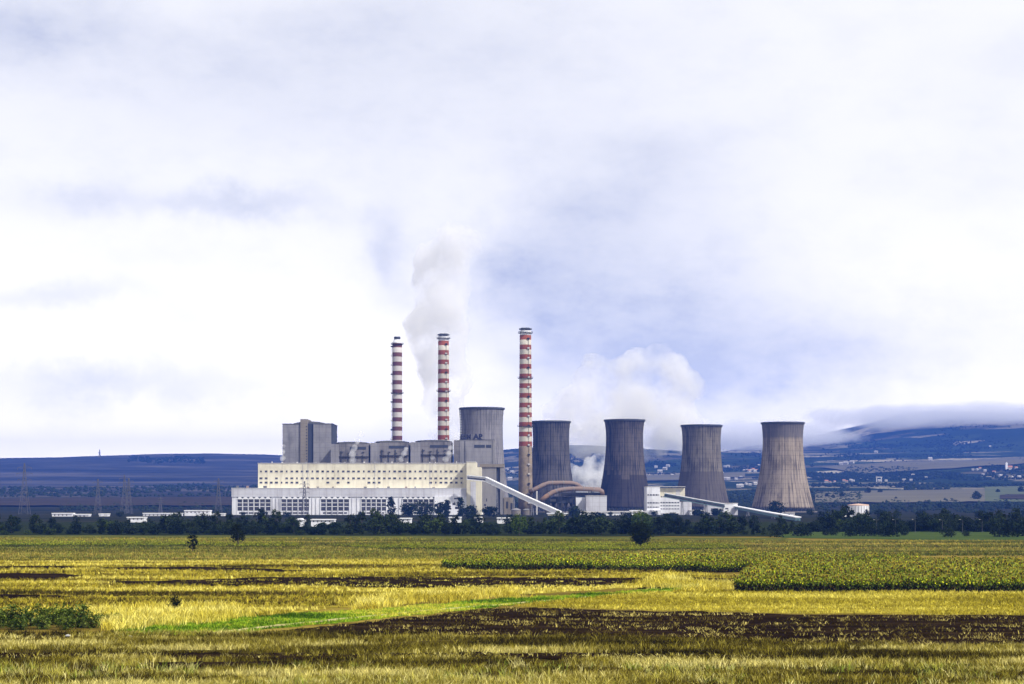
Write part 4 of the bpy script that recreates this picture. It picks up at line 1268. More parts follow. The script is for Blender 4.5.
for k, (nm, lb, px_, D, sh, h, r, ytop) in enumerate(spec):
    tree(nm, lb, 'tree', (X(px_, D), D, 0), sh, Z(ytop, D) / 1.02, r, 46, 22, 1.3, M['leaf_dark'], 100 + k, 'trees in front of the plant', base=.05)
mids = []
usedm = [False] * 3
for k, (sh, h, r) in enumerate((('round', 9.0, 4.6), ('round', 7.5, 5.0), ('poplar', 10.0, 3.0))):
    mids.append(tree('yard_tree', 'dark tree standing behind the belt near the foot of the power plant', 'tree', (0, 1200, 0), sh, h, r, 34, 20, 1.2, M['leaf_dark'], 140 + k, 'trees behind the belt', base=.04, limbs=4))
for k in range(120):
    D = r2.uniform(900, 1380)
    px_ = r2.uniform(-20, 1044)
    if any(q[0] - 3 < px_ < q[1] + 3 and q[3] < 1400 for q in sheds) or 728 < px_ < 806 or px_ < 228 and r2.random() < .6: continue
    put(mids, usedm, r2.choice([0, 1, 1, 2]), (X(px_, D), D, 0), r2.uniform(0, 6.28), r2.uniform(.36, .66) * (1.1 if px_ < 232 or px_ > 745 else .85))

# ------------------------------------------------------------------ far woods (one mass each) and single hillside trees
ib = bmesh.new()
bmesh.ops.create_icosphere(ib, subdivisions=1, radius=1.0)
ICO_V = np.array([q.co[:] for q in ib.verts]); ICO_F = np.array([[q.index for q in f_.verts] for f_ in ib.faces])
ib.free()
def wood(name, label, pts3, rad, mat, seed):
    g = np.random.default_rng(seed)
    n = len(pts3)
    V = np.tile(ICO_V[None], (n, 1, 1)) * (1 + g.normal(0, .2, (n, len(ICO_V), 1)))
    sc = rad[:, None, None] * np.stack([g.uniform(.8, 1.4, n), g.uniform(.8, 1.4, n), g.uniform(.7, 1.25, n)], -1)[:, None, :]
    V = V * sc + pts3[:, None, :] + np.array([0, 0, 1])[None, None, :] * rad[:, None, None] * .45
    Fq = (np.arange(n)[:, None, None] * len(ICO_V) + ICO_F[None]).reshape(-1, 3)
    o = link_mesh(name, np_mesh(name, V.reshape(-1, 3), Fq, mat))
    tag(o, label, 'wood', kind='stuff')
M['wood'] = mat_leaf('far_wood_leaves', [(0.009, 0.014, 0.010), (0.015, 0.023, 0.014), (0.027, 0.037, 0.020)], 0.03)
_dg = np.arange(1500.0, 12600.0, 25.0)
def Tn(px, py):
    x_ = (px[:, None] - 512) * _dg[None] / F
    ok = CAMH + (HZ - py)[:, None] * _dg[None] / F <= terrain(x_, np.broadcast_to(_dg, x_.shape))
    i = ok.argmax(1)
    D = _dg[i]
    x_ = (px - 512) * D / F
    good = ok.any(1)
    return np.stack([x_, D, terrain(x_, D)], -1)[good]
def wood_region(label, boxes, px_r, seed, clump=False):
    """boxes: (x0, x1, ytop, ybottom, count) of the slopes the wood covers"""
    g = np.random.default_rng(seed)
    pts = []
    for x0, x1, y0_, y1_, n_ in boxes:
        a = g.uniform(x0, x1, n_)
        s_ = g.uniform(0, 1, n_)
        wob = (fbm(a / 14 + seed, a * 0 + seed, 3) - .5) * (y1_ - y0_) * .8
        q = Tn(a, y0_ + (y1_ - y0_) * s_ + wob)
        if clump:                               # groves and tree lines: keep the points on the crests of a noise
            nn = fbm(q[:, 0] / 130 + seed, q[:, 1] / 330, 4)
            q = q[(nn > .57) | (np.abs(nn - .44) < .008)]
        pts.append(q)
    pts = np.concatenate(pts)
    rad = px_r * pts[:, 1] / F * g.uniform(.6, 1.2, len(pts))
    wood('hillside_wood', label, pts, rad, M['wood'], seed)
wood_region('dark wood along the foot of the purple hill on the left', [(-30, 130, 487, 494, 420), (130, 262, 486, 493, 380), (-30, 240, 495, 497, 160), (60, 235, 505, 511, 260)], 1.5, 1)
wood_region('dark wood patch near the crest of the purple hill', [(128, 205, 457.5, 463, 260)], 1.1, 2)
wood_region('long dark wedge of forest across the right slope above the village', [(800, 870, 474, 478, 300), (845, 918, 468.5, 476, 520), (810, 920, 475, 481, 360)], 1.3, 3)
wood_region('dark trees around the village on the right slope', [(835, 1040, 475, 480, 330), (915, 960, 473, 479, 200), (985, 1040, 466, 474, 80), (812, 1040, 484, 487, 420)], 1.35, 4)
wood_region('dark wood behind the cooling towers on the right plain', [(640, 860, 489, 507, 1500), (860, 1040, 503, 512, 700), (500, 650, 492, 507, 500), (905, 950, 487, 491, 120)], 1.7, 5)
wood_region('scattered dark groves over the far blue mountain side', [(640, 1040, 444, 466, 5200), (640, 760, 462, 476, 1600), (500, 650, 452, 480, 2200), (640, 1040, 420, 446, 2600)], .85, 6, True)
ht = None
for k, (px_, py_, s_) in enumerate(((976.5, 500.5, 2.3), (998, 493.5, 1.1), (1021, 493, 1.7), (827, 498, 1.2), (833, 498.5, 1.0), (841.5, 498, 1.4), (868, 494, 1.6), (880, 493.5, 1.2), (950, 480, 1.1), (896, 500, .8), (940, 508, 1.3), (968, 509, 1.3), (1008, 509, 1.4), (990, 487, .9), (925, 509, 1.2))):
    x_, D, z_ = T(px_, py_)
    sc = s_ * 2.2 * D / F / 4.0
    if ht is None:
        ht = tree('hillside_tree', 'dark round tree standing alone in the pale fields on the right slope', 'tree', (0, 0, 0), 'round', 7.0, 3.6, 40, 18, 1.1, M['leaf_dark'], 200, 'single trees on the right slope', base=.02)
        ht.location = (x_, D, z_); ht.scale = (sc, sc, sc)
    else:
        dup(ht, (x_, D, z_), k * .9, sc)

# ------------------------------------------------------------------ villages on the slopes
def house_proto(label, group, wall, roof, wdt=11.0, dep=9.0, hgt=5.0):
    root = thing('village_house', label, 'house', (0, 0, 0), group)
    MB().box(-wdt / 2, wdt / 2, -dep / 2, dep / 2, -1.5, hgt).build('wall', M[wall], root)
    mb = MB()
    o_ = .5
    mb.hull([(-wdt / 2 - o_, -dep / 2 - o_, hgt + .01), (-wdt / 2 - o_, dep / 2 + o_, hgt + .01), (-wdt / 2 - o_, 0, hgt + dep * .36),
             (wdt / 2 + o_, -dep / 2 - o_, hgt + .01), (wdt / 2 + o_, dep / 2 + o_, hgt + .01), (wdt / 2 + o_, 0, hgt + dep * .36)])
    mb.build('roof', M[roof], root)
    for sx_ in (-.3, .0, .3):
        MB().box(wdt * sx_ - .7, wdt * sx_ + .7, -dep / 2 - .06, -dep / 2 + .02, hgt * .35, hgt * .35 + 1.5).build('window', M['glass'], root)
    return root
def village(name_label, group, wall, roof, spots, size):
    p_ = None
    for k, (px_, py_) in enumerate(spots):
        x_, D, z_ = T(px_, py_)
        sc = size * r2.uniform(.75, 1.3) * .54
        rz = r2.uniform(-.7, .7)
        if p_ is None:
            p_ = house_proto(name_label, group, wall, roof)
            p_.location = (x_, D, z_); p_.rotation_euler = (0, 0, rz); p_.scale = (sc,) * 3
        else:
            dup(p_, (x_, D, z_), rz, sc)
village('small house with an orange tiled roof in the village right of the pale cooling tower', 'orange roofed village houses', 'house', 'tile', [(826.5, 482.5), (834.5, 482.3), (844, 481.5), (846.5, 482.5), (830, 483)], .95)
village('small white house on the right slope under the pale grass field', 'white village houses', 'house', 'village_roof', [(824, 484), (853, 482), (861, 480), (867, 480.5), (879, 481.5), (886, 481.5), (904, 481), (911, 481), (913, 476), (926, 478.5), (851, 481)], .85)
village('pale house in the hamlet at the far right edge of the slope', 'hamlet houses by the church', 'house', 'village_roof', [(973, 470.5), (977, 470.3), (985, 471.5), (983, 475.5), (1000, 476.5), (1003, 476), (1019, 478), (1012, 478)], 1.05)
village('reddish roofed house in the hamlet beside the white church', 'red roofed hamlet houses', 'house', 'tile', [(980, 469), (1016, 469), (1010, 468.5), (994, 473)], 1.05)
village('tiny pale house between the two rightmost cooling towers', 'houses between the cooling towers', 'house', 'village_roof', [(725, 467.5), (728, 467), (744, 471), (747, 470.5), (751, 471), (755, 472), (725.5, 480), (728, 480.2), (736, 480), (739, 487.5), (741, 487), (746, 485), (750, 485.5), (755, 485), (722, 474), (741, 478), (759, 466)], 1.15)
village('tiny reddish house between the two rightmost cooling towers', 'red houses between the cooling towers', 'house', 'tile', [(753, 470.5), (756.5, 470.8), (749, 472)], 1.2)
village('tiny pale house on the far blue slope behind the cooling towers', 'houses on the far blue slope', 'house', 'village_roof', [(665, 470), (668, 467), (656, 468), (660, 473), (672, 476), (841, 465), (846, 464.5), (852, 463.5), (876, 453), (930, 460), (507, 470), (512, 473), (596, 476), (600, 478), (510, 480), (990, 447)], 1.5)
x_, D, z_ = T(1006.5, 470)
ch = thing('church', 'white church with a tall tower in the hamlet at the far right', 'church', (x_, D, z_))
s_ = D / F
MB().box(x_ - 1.0 * s_, x_ + 1.0 * s_, D - 1.0 * s_, D + 1.0 * s_, z_ - 2, z_ + 6.5 * s_).build('tower', M['white_metal'], ch)
MB().hull([(x_ - 1.1 * s_, D - 1.1 * s_, z_ + 6.52 * s_), (x_ + 1.1 * s_, D - 1.1 * s_, z_ + 6.52 * s_), (x_ + 1.1 * s_, D + 1.1 * s_, z_ + 6.52 * s_), (x_ - 1.1 * s_, D + 1.1 * s_, z_ + 6.52 * s_),
           (x_ - .1, D - .1, z_ + 7.8 * s_), (x_ + .1, D - .1, z_ + 7.8 * s_), (x_ + .1, D + .1, z_ + 7.8 * s_), (x_ - .1, D + .1, z_ + 7.8 * s_)]).build('spire', M['pale_roof'], ch)
MB().box(x_ + 1.02 * s_, x_ + 5.5 * s_, D - 1.2 * s_, D + 1.6 * s_, z_ - 2, z_ + 2.4 * s_).build('nave', M['house'], ch)
MB().hull([(x_ + 1.03 * s_, D - 1.5 * s_, z_ + 2.41 * s_), (x_ + 1.03 * s_, D + 1.9 * s_, z_ + 2.41 * s_), (x_ + 1.03 * s_, D + .2 * s_, z_ + 4.2 * s_),
           (x_ + 5.8 * s_, D - 1.5 * s_, z_ + 2.41 * s_), (x_ + 5.8 * s_, D + 1.9 * s_, z_ + 2.41 * s_), (x_ + 5.8 * s_, D + .2 * s_, z_ + 4.2 * s_)]).build('nave_roof', M['tile'], ch)
x_, D, z_ = T(879, 481.8)
s_ = D / F
br = thing('concrete_portal', 'pale portal frame standing among the village houses', 'structure frame', (x_, D, z_))
for sg_ in (-1, 1):
    MB().box(x_ + sg_ * 2.4 * s_ - .9, x_ + sg_ * 2.4 * s_ + .9, D - .8, D + .8, z_ - 1, z_ + 4.2 * s_).build('leg', M['pale_roof'], br)
MB().box(x_ - 3.2 * s_, x_ + 3.2 * s_, D - .9, D + .9, z_ + 4.21 * s_, z_ + 5.1 * s_).build('beam', M['pale_roof'], br)

# ------------------------------------------------------------------ grass and stubble of the plain
def in_poly(x_, y_, poly):
    x_ = np.asarray(x_); ins = np.zeros(len(x_), bool)
    n = len(poly)
    for i in range(n):
        (x1, y1), (x2, y2) = poly[i], poly[(i + 1) % n]
        if y1 == y2: continue
        c_ = ((y1 > y_) != (y2 > y_)) & (x_ < (x2 - x1) * (y_ - y1) / (y2 - y1) + x1)
        ins ^= c_
    return ins
def sample(poly, per_m2, g, minus=()):
    a = np.array(poly)
    lo, hi = a.min(0), a.max(0)
    n = int((hi[0] - lo[0]) * (hi[1] - lo[1]) * per_m2)
    x_ = g.uniform(lo[0], hi[0], n); y_ = g.uniform(lo[1], hi[1], n)
    k = in_poly(x_, y_, poly)
    lim = np.abs(x_) < y_ * (600 / F)                # a little wider than the photo's view
    k &= lim
    for q in minus: k &= ~in_poly(x_, y_, q)
    return x_[k], y_[k]
def grass(label, name, poly, per_m2, h, wd, nb, cols, seed, minus=(), patch=(9, 3.2, .42), lean=.45, hvar=.45, tw=.10):
    g = np.random.default_rng(seed)
    x_, y_ = sample(poly, per_m2, g, minus)
    pn = fbm(x_ / patch[0] + seed, y_ / patch[1], 4)
    keep = g.random(len(x_)) < np.clip((pn - patch[2]) * 6 + .5, .06, 1)
    x_, y_, pn = x_[keep], y_[keep], pn[keep]
    n = len(x_)
    H = h * (1 + hvar * g.normal(0, .6, n)).clip(.35, 1.9) * (.6 + .8 * pn)
    cols = np.array(cols)
    cn = fbm(x_ / (patch[0] * 1.7) + 31 + seed, y_ / (patch[1] * 1.7), 4)
    ci = np.clip((cn - .3) / .4 + g.normal(0, .22, n), 0, .999) * (len(cols) - 1)
    i0 = ci.astype(int); fr = (ci - i0)[:, None]
    col = cols[i0] * (1 - fr) + cols[np.minimum(i0 + 1, len(cols) - 1)] * fr
    col = col * g.uniform(.55, 1.45, (n, 1))
    rep = lambda q: np.repeat(q, nb, 0)
    m_ = n * nb
    ax = g.uniform(0, 2 * math.pi, m_)
    bx = rep(x_) + g.normal(0, tw * 1.2, m_); by = rep(y_) + g.normal(0, tw * 1.2, m_)
    hh = rep(H) * g.uniform(.6, 1.15, m_)
    ln = g.normal(0, lean, (m_, 2)) * hh[:, None]
    w2 = wd * g.uniform(.6, 1.3, m_)
    base = np.stack([bx, by, np.full(m_, -.02)], -1)
    sd_ = np.stack([np.cos(ax), np.sin(ax) * .5, np.zeros(m_)], -1) * w2[:, None]
    mid = base + np.stack([ln[:, 0] * .35, ln[:, 1] * .35, hh * .6], -1)
    tip = base + np.stack([ln[:, 0], ln[:, 1], hh], -1)
    V = np.stack([base - sd_ * .7, base + sd_ * .7, mid + sd_ * .55, tip, mid - sd_ * .55], 1).reshape(-1, 3)
    k = np.arange(m_)[:, None] * 5
    Fq = np.concatenate([k + np.array([[0, 1, 2, 4]]), k + np.array([[4, 2, 3, 3]])], 0)
    # second face is a triangle: use three-corner faces throughout
    tri = np.concatenate([k + np.array([[0, 1, 2]]), k + np.array([[0, 2, 4]]), k + np.array([[4, 2, 3]])], 0)
    cv = np.repeat(rep(col) * g.uniform(.85, 1.15, (m_, 1)), 5, 0)
    o = link_mesh(name, np_mesh(name, V, tri, M['tint'], cv))
    tag(o, label, 'grass', kind='stuff')

STRAW = [(0.045, 0.036, 0.005), (0.14, 0.095, 0.015), (0.22, 0.20, 0.014), (0.40, 0.325, 0.028), (0.48, 0.395, 0.034), (0.74, 0.65, 0.14)]
OLIVE = [(0.022, 0.017, 0.003), (0.085, 0.064, 0.007), (0.21, 0.175, 0.018), (0.38, 0.32, 0.05), (0.66, 0.58, 0.19)]
GREEN = [(0.04, 0.09, 0.004), (0.16, 0.29, 0.012), (0.34, 0.43, 0.022), (0.55, 0.50, 0.06)]
GOLD = [(0.22, 0.185, 0.014), (0.42, 0.35, 0.030), (0.62, 0.54, 0.09)]
grass('dry olive grass covering the nearest field', 'dry_grass', pg['fore'], 18, .42, .030, 5, OLIVE, 1, minus=(pg['soil'], pg['near1'], pg['near2']), patch=(8, 2.4, .47))
pale = poly_world([(L, 668), (Rr, 668), (Rr, 700), (L, 700)])
grass('pale dead grass tufts along the bottom of the photo', 'dead_grass', pale, 3.0, .52, .035, 8, [(0.10, 0.095, 0.010), (0.36, 0.32, 0.05), (0.16, 0.22, 0.015), (0.68, 0.61, 0.24), (0.40, 0.36, 0.06)], 2, patch=(6, 3, .53), tw=.16)
grass('straw litter and dry tufts on the dark ploughed field', 'straw_litter', pg['soil'], 2.0, .24, .042, 5, [(0.04, 0.028, 0.006), (0.16, 0.12, 0.02), (0.52, 0.43, 0.12)], 3, patch=(3.5, 1.2, .545), lean=.9, tw=.2)
grass('golden stubble of the field right of the track', 'stubble_grass', pg['gold'], 5.0, .32, .05, 5, GOLD, 4, minus=(pg['track'], pg['verge']), patch=(20, 5, .3))
darks = tuple(pg[k] for k in ('dark1', 'dark2', 'dark3', 'dark4', 'dark5', 'dark6', 'dark7', 'dark8', 'verge', 'track', 'sunb', 'sunm'))
grass('yellow stubble and dry grass of the left field', 'stubble_grass', pg['left'], 3.6, .40, .06, 5, STRAW, 5, minus=darks, patch=(24, 3.2, .44))
grass('green grass along the dirt track', 'green_grass', pg['verge'], 11, .26, .04, 5, GREEN, 6, minus=(pg['track'],), patch=(7, 2.6, .34))
grass('straw litter on the dark strips of the nearest field', 'straw_litter', pg['near1'], 3.0, .26, .04, 5, OLIVE, 9, patch=(4, 1.2, .52), lean=.8, tw=.2)
grass('straw litter on the dark strips of the left field', 'straw_litter', pg['dark3'], 1.2, .25, .05, 5, STRAW, 7, patch=(6, 1.6, .56), lean=.8, tw=.2)
far_poly = poly_world([(L, 536), (520, 539), (780, 541), (Rr, 541), (Rr, 556), (760, 556), (450, 561), (L, 561)])
grass('distant dry and green grass below the tree belt', 'field_grass', far_poly, .9, .42, .12, 4, [(0.07, 0.085, 0.014), (0.20, 0.17, 0.03), (0.16, 0.19, 0.025), (0.34, 0.27, 0.05)], 8, minus=(pg['tan'],), patch=(60, 5, .36), tw=.3)
for a_, pl in (('bright grass edging the left stubble', [(90, 612), (160, 606), (240, 610), (256, 618), (180, 628), (110, 630)]),
               ('tall yellow grass where the track meets the crops', [(640, 588), (672, 576), (692, 584), (745, 583), (740, 590), (690, 592)]),
               ('yellow grass tufts above the track in the middle', [(345, 603), (400, 598), (520, 592), (515, 598), (400, 607), (360, 610)])):
    grass(a_, 'yellow_grass', poly_world(pl, .01, 10, 5), 6, .75, .055, 7, [(0.42, 0.34, 0.03), (0.64, 0.54, 0.07), (0.78, 0.70, 0.18)], len(a_), patch=(5, 3, .46), tw=.22)

# ------------------------------------------------------------------ sunflowers
def sunflower(seed):
    g = random.Random(seed)
    V, Fq, Cc = [], [], []
    def tri(ps, c):
        o = len(V); V.extend(ps); Cc.extend([c] * len(ps))
        for k in range(1, len(ps) - 1): Fq.append((o, o + k, o + k + 1))
    h = 1.75 + g.uniform(-.15, .2)
    bend = g.uniform(-.08, .08)
    stem = (0.10, 0.13, 0.03)
    for k in range(3):
        a = 2 * math.pi * k / 3
        c0, s0 = math.cos(a) * .03, math.sin(a) * .03
        c1, s1 = math.cos(a + 2.1) * .03, math.sin(a + 2.1) * .03
        tri([(c0, s0, 0), (c1, s1, 0), (c1 * .6 + bend, s1 * .6, h), (c0 * .6 + bend, s0 * .6, h)], stem)
    for k in range(9):
        z_ = h * (.16 + .82 * (k + g.uniform(-.3, .3)) / 9)
        a = k * 2.4 + g.uniform(-.4, .4)
        ln = (.42 if k < 6 else .32) * g.uniform(.8, 1.2)
        wd = ln * .42
        d = Vector((math.cos(a), math.sin(a), 0)); s_ = Vector((-d.y, d.x, 0))
        p0 = Vector((bend * z_ / h, 0, z_)); p1 = p0 + d * ln * .55 + Vector((0, 0, .09)); p2 = p0 + d * ln + Vector((0, 0, -.12 - .1 * g.random()))
        q = g.random()
        c = (0.17 + .46 * q * q, 0.25 + .38 * q * q, 0.010 + .012 * q)  # bright upper leaves, as if lit from above
        if k < 6: c = (0.055 + .06 * q, 0.085 + .07 * q, 0.012)  # lower leaves tinted dark so the front of the crop looks shaded
        if k < 4 and g.random() < .6: c = (0.055, 0.042, 0.014)     # lowest leaves dull brown, deepening the shade put into the colour
        tri([p0, p1 + s_ * wd, p2, p1 - s_ * wd], c)
    # head hanging to one side with a ring of ray petals
    a = g.uniform(-.9, .9) + math.pi / 2 * g.choice((1, -1))
    nrm = Vector((math.cos(a) * .75, math.sin(a) * .75, -.35 + .5 * g.random())).normalized()
    cen = Vector((bend, 0, h)) + nrm * .10
    s_ = nrm.cross(Vector((0, 0, 1))).normalized(); t_ = s_.cross(nrm)
    ring = [cen + (s_ * math.cos(2 * math.pi * k / 8) + t_ * math.sin(2 * math.pi * k / 8)) * .13 for k in range(8)]
    tri([r_ + nrm * .03 for r_ in ring], (0.075, 0.055, 0.018))
    tri([r_ - nrm * .03 for r_ in ring], (0.22, 0.26, 0.04))
    for k in range(8):
        a_ = 2 * math.pi * (k + .5) / 8
        out = cen + (s_ * math.cos(a_) + t_ * math.sin(a_)) * .22 - nrm * .05
        tri([ring[k], out, ring[(k + 1) % 8]], (0.55, 0.42, 0.025) if g.random() < .6 else (0.30, 0.32, 0.04))
    return np.array([tuple(q) for q in V]), np.array(Fq), np.array(Cc)
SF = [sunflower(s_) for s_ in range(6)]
def crop(name, label, xs_, ys_, g, sc=1.0):
    Vs, Fs, Cs = [], [], []
    o = 0
    kind = g.integers(0, len(SF), len(xs_))
    for k, (v_, f_, c_) in enumerate(SF):
        s_ = np.nonzero(kind == k)[0]
        n = len(s_)
        if n == 0: continue
        a = g.uniform(0, 2 * math.pi, n); q = sc * g.uniform(.70, 1.15, n) * (.62 + .76 * fbm(xs_[s_] / 9 + 3, ys_[s_] / 9, 3))
        ca, sa = np.cos(a)[:, None] * q[:, None], np.sin(a)[:, None] * q[:, None]
        V = np.stack([v_[None, :, 0] * ca - v_[None, :, 1] * sa + xs_[s_][:, None], v_[None, :, 0] * sa + v_[None, :, 1] * ca + ys_[s_][:, None], v_[None, :, 2] * q[:, None]], -1)
        tint = 1 + (fbm(xs_[s_] / 12, ys_[s_] / 5, 3) - .5)[:, None, None] * 1.1
        cc = c_[None] * tint * g.uniform(.75, 1.3, (n, 1, 1))
        Fs.append((np.arange(n)[:, None, None] * len(v_) + f_[None] + o).reshape(-1, 3))
        Vs.append(V.reshape(-1, 3)); Cs.append(cc.reshape(-1, 3))
        o += n * len(v_)
    ob = link_mesh(name, np_mesh(name, np.concatenate(Vs), np.concatenate(Fs), M['tint'], np.concatenate(Cs)))
    tag(ob, label, 'crop', kind='stuff')
gs = np.random.default_rng(11)
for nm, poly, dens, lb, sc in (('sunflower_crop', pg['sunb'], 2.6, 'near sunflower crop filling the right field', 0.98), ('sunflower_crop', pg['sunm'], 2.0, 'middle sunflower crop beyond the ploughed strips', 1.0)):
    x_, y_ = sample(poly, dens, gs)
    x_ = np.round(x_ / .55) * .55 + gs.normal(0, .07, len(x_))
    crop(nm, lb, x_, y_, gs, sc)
x_, y_ = sample(poly_world([(380, 550), (600, 552), (742, 550), (735, 545.5), (560, 545), (330, 546.5)]), 1.1, gs)
crop('field_crop', 'low green crop strip before the far fields', x_, y_, gs, .5)
x_, y_ = sample(poly_world([(L, 542.5), (186, 543.5), (300, 545), (300, 548.5), (186, 547.5), (L, 547.5)]), .8, gs)
crop('field_crop', 'low green crop strip in the far left field', x_, y_, gs, .55)
# the front row, plant by plant
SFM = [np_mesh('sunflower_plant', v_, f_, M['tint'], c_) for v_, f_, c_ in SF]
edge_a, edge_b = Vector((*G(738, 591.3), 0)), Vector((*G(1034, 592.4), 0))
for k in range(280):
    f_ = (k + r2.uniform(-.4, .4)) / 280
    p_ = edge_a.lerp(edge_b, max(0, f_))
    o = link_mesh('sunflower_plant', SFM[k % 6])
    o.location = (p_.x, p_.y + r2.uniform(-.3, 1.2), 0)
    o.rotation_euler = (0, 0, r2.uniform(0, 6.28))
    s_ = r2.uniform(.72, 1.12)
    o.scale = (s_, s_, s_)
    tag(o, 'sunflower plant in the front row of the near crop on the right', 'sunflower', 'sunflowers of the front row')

# ------------------------------------------------------------------ shrubs on the left, small bush, stones
shp = None
for k, (px_, py_, sc) in enumerate(((-6, 628, 1.0), (8, 626, 1.15), (19, 630, .7), (31, 626, 1.05), (42, 629, .75), (53, 625, 1.0), (66, 630, .7), (77, 627, 1.2), (91, 628, .8), (-18, 626, 1.0), (60, 624, .9))):
    x_, y_ = G(px_, py_)
    if shp is None:
        shp = tree('shrub', 'dark green broad leaved shrub in the thicket at the left edge', 'shrub', (x_, y_, 0), 'round', 2.0, 1.3, 40, 30, .22, M['leaf_bush'], 300, 'shrubs of the left thicket', base=.02, limbs=6)
    else:
        dup(shp, (x_, y_, 0), k * 1.1, sc)
for k, (px_, py_, sc) in enumerate(((105, 622, .45), (116, 620, .42), (124, 621, .3))):
    x_, y_ = G(px_, py_)
    dup(shp, (x_, y_, 0), k, sc, label='low leafy plant right of the thicket at the left edge')['group'] = 'low plants by the thicket'
x_, y_ = G(176.5, 612.5)
tree('bush', 'small dark bush alone in the yellow stubble left of centre', 'bush', (x_, y_, 0), 'vase', 1.75, .85, 34, 18, .18, M['leaf_near'], 310, base=.05)
for lb, px_, py_ in (('small pale stone in the grass below the thicket at the left edge', 68, 637), ('small pale stone in the bright grass left of the track end', 130, 638)):
    x_, y_ = G(px_, py_)
    bm = bmesh.new()
    bmesh.ops.create_icosphere(bm, subdivisions=2, radius=.17)
    for q in bm.verts:
        q.co *= 1 + random.uniform(-.13, .13)
        q.co.x *= 1.5; q.co.z = max(q.co.z * .7, -.05)
    me = bpy.data.meshes.new('stone'); bm.to_mesh(me); bm.free()
    me.materials.append(M['stone'])
    o = link_mesh('stone', me); o.location = (x_, y_, .12)
    tag(o, lb, 'stone')

# ------------------------------------------------------------------ steam and low cloud: closed lumpy volumes
def steam_mat(name, dens, nscale, lo, hi, aniso=-0.4, color=(1, 1, 1), flat=0.0):
    m = bpy.data.materials.new(name)
    m.use_nodes = True
    t = NT(m.node_tree)
    t.n.remove(t.n['Principled BSDF'])
    pv = t.node('ShaderNodeVolumePrincipled')
    pv.inputs['Color'].default_value = (*color, 1)
    pv.inputs['Anisotropy'].default_value = aniso
    n = t.noise(t.obj(), nscale, 6.0, 0.62)
    if flat:                                    # thins out towards its top and underside
        gz = t.sep(t.node('ShaderNodeTexCoord').outputs['Generated'])[2]
        q = t.m('SUBTRACT', t.m('MULTIPLY', gz, 2.0), 1.0)
        n = t.m('SUBTRACT', n, t.m('MULTIPLY', t.m('POWER', t.m('ABSOLUTE', q), 2.0), flat))
    t.put(pv.inputs['Density'], t.m('MULTIPLY', t.step(n, lo, hi), dens))
    t.l.new(pv.outputs[0], t.n['Material Output'].inputs['Volume'])
    return m
from mathutils import noise as mnoise
def cloud_mesh(name, balls, voxel, amp=0.0):
    """union of balls as one closed lumpy surface (world coordinates)"""
    bm = bmesh.new()
    for c_, r_ in balls:
        rr_ = r_ if isinstance(r_, tuple) else (r_, r_, r_)
        bmesh.ops.create_icosphere(bm, subdivisions=3, radius=1.0, matrix=Matrix.Translation(c_) @ Matrix.Diagonal((*rr_, 1)))
    me = bpy.data.meshes.new(name); bm.to_mesh(me); bm.free()
    o = bpy.data.objects.new(name, me); C.objects.link(o)
    md = o.modifiers.new('remesh', 'REMESH'); md.mode = 'VOXEL'; md.voxel_size = voxel
    dg = bpy.context.evaluated_depsgraph_get()
    me2 = bpy.data.meshes.new_from_object(o.evaluated_get(dg))
    o.modifiers.clear()
    o.data = me2
    bpy.data.meshes.remove(me)
    me2.name = name
    if amp:                                     # billows: push the surface in and out by a turbulent noise
        me2.update()
        nr_ = [q.normal.copy() for q in me2.vertices]
        for q, n_ in zip(me2.vertices, nr_):
            k_ = mnoise.fractal(q.co / (amp * 2.6), .8, 2.1, 4) + .45 * abs(mnoise.noise(q.co / (amp * 1.1)))
            q.co += n_ * (amp * .75 * k_)
        me2.update()
    me2.materials.clear()
    return o
def plume(name, label, spots, D, dens, nscale, lo, hi, voxel, cat='steam', spread=.35, seed=0):
    r = random.Random(seed)
    s_ = D / F
    balls = []
    for px_, py_, rp in spots:
        balls.append((P(px_, py_, D + r.uniform(-1, 1) * rp * s_ * spread), rp * s_))
    o = cloud_mesh(name, balls, voxel, sum(q[1] for q in balls) / len(balls) * .62)
    org = P(spots[0][0], spots[0][1], D)
    o.data.transform(Matrix.Translation(-org)); o.location = org
    o.data.materials.append(steam_mat(name + '_vapour', dens, nscale, lo, hi))
    tag(o, label, cat)
    return o
plume('steam_plume', 'tall white steam column rising behind the middle striped chimney', [(452, 438, 16), (449, 418, 20), (446, 396, 24), (443, 372, 27), (441, 346, 30), (440, 320, 32), (440, 294, 33), (443, 268, 30), (452, 246, 22)], 1950, .07, .024, .37, .72, 5, seed=1)
plume('steam_plume', 'small dense white steam cloud low between the dark ribbed and stained cooling towers', [(571, 482, 9), (574, 470, 7), (582, 474, 10), (590, 464, 9), (599, 459, 8), (597, 474, 10), (604, 466, 9), (585, 486, 9), (600, 487, 9), (608, 478, 9), (578, 490, 7)], 1960, .11, .045, .38, .62, 2, seed=2)
plume('steam_plume', 'broad white steam cloud drifting above the dark ribbed and stained cooling towers', [(552, 436, 18), (570, 428, 22), (585, 410, 25), (603, 394, 27), (622, 380, 27), (640, 370, 23), (656, 366, 19), (672, 370, 16), (645, 398, 28), (664, 392, 22), (624, 412, 30), (602, 426, 28), (652, 424, 28), (672, 414, 24), (585, 434, 22), (560, 414, 16), (684, 384, 15), (630, 436, 24), (690, 430, 22), (596, 376, 20)], 2050, .055, .022, .36, .70, 5, seed=3)
plume('steam_wisp', 'thin steam wisp at the left corner of the tall tan shafted block', [(283, 458, 3.2), (282.5, 452, 2.8), (283.5, 446, 2.2)], 1500, .16, .16, .30, .58, 1, seed=4)
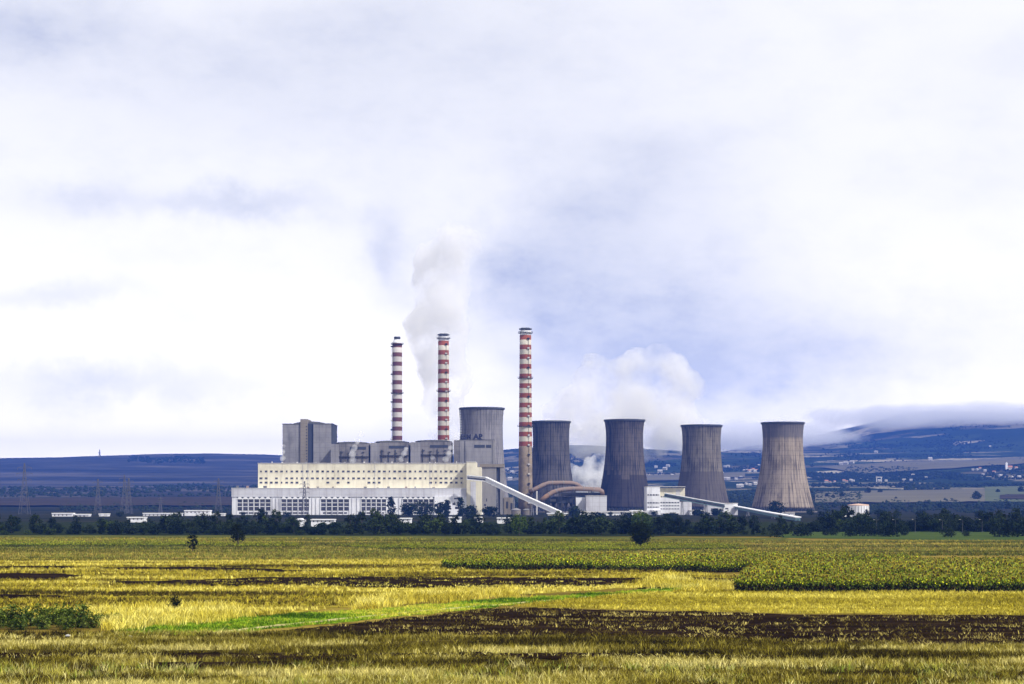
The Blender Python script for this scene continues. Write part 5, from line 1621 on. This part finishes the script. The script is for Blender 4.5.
plume('steam_wisp', 'thin steam wisp in front of the stained grey boiler house', [(353, 460, 3.6), (352.5, 454, 3.8), (354, 448, 3.4), (357, 441, 3.0), (361, 434, 2.6)], 1505, .16, .14, .30, .58, 1, seed=5)
plume('steam_wisp', 'thin steam wisp in front of the boiler house below the leftmost chimney', [(401, 459, 3.0), (404, 454, 3.2), (406, 449, 2.6)], 1505, .16, .14, .30, .58, 1, seed=6)
plume('steam_wisp', 'thin steam wisp in front of the boiler house below the middle chimney', [(446, 459, 3.2), (449, 454, 3.2), (450, 448, 2.6), (433, 458, 2.6)], 1505, .16, .14, .30, .58, 1, seed=7)

# low cloud lying against the mountain
lc = bpy.data.materials.new('low_cloud_vapour')
lc.use_nodes = True
t = NT(lc.node_tree)
t.n.remove(t.n['Principled BSDF'])
pv = t.node('ShaderNodeVolumePrincipled')
pv.inputs['Color'].default_value = (1, 1, 1, 1)
pv.inputs['Anisotropy'].default_value = -0.4
ox, oy, oz = t.sep(t.obj())
r2_ = t.m('ADD', t.m('ADD', t.m('MULTIPLY', ox, ox), t.m('MULTIPLY', oy, oy)), t.m('MULTIPLY', oz, oz))
nz = t.noise(t.vm('MULTIPLY', t.pos(), (0.75, 0.75, 1.0)), 0.0085, 6.0, 0.62)
t.put(pv.inputs['Density'], t.m('MULTIPLY', t.step(t.m('SUBTRACT', nz, t.m('MULTIPLY', r2_, 0.55)), 0.02, 0.36), 0.0095))
t.l.new(pv.outputs[0], t.n['Material Output'].inputs['Volume'])
for lb, px_, py_, rx, rz, D in (('pale low cloud veiling the ridge between the stained and brownish cooling towers', 688, 440, 60, 20, 6700),
                                ('pale low cloud veiling the ridge on both sides of the pale tan cooling tower', 770, 438, 112, 20, 6700),
                                ('thin low cloud veiling the highest ridge at the right edge of the photo', 960, 418, 180, 18, 6800)):
    s_ = D / F
    bm = bmesh.new()
    bmesh.ops.create_icosphere(bm, subdivisions=4, radius=1.0)
    for q in bm.verts:
        q.co *= 1 + .10 * (fbm(q.co.x * 2.2 + px_, q.co.z * 2.2 + q.co.y * 1.7, 3) - .5)
    me = bpy.data.meshes.new('low_cloud'); bm.to_mesh(me); bm.free()
    me.materials.append(lc)
    o = link_mesh('low_cloud', me)
    o.location = P(px_, py_, D)
    o.scale = (rx * s_, 240.0, rz * s_)
    tag(o, lb, 'cloud', kind='stuff')

# ------------------------------------------------------------------ haze
hm = bpy.data.materials.new('haze')
hm.use_nodes = True
t = NT(hm.node_tree)
t.n.remove(t.n['Principled BSDF'])
pv = t.node('ShaderNodeVolumePrincipled')
pv.inputs['Color'].default_value = (0.080, 0.22, 0.90, 1)
pv.inputs['Density'].default_value = 9.2e-5
pv.inputs['Anisotropy'].default_value = 0.0
t.l.new(pv.outputs[0], t.n['Material Output'].inputs['Volume'])
hb = MB().box(-5800, 5800, -1000, 14000, -1.0, 480.0).build('haze', hm)
tag(hb, kind='stuff')
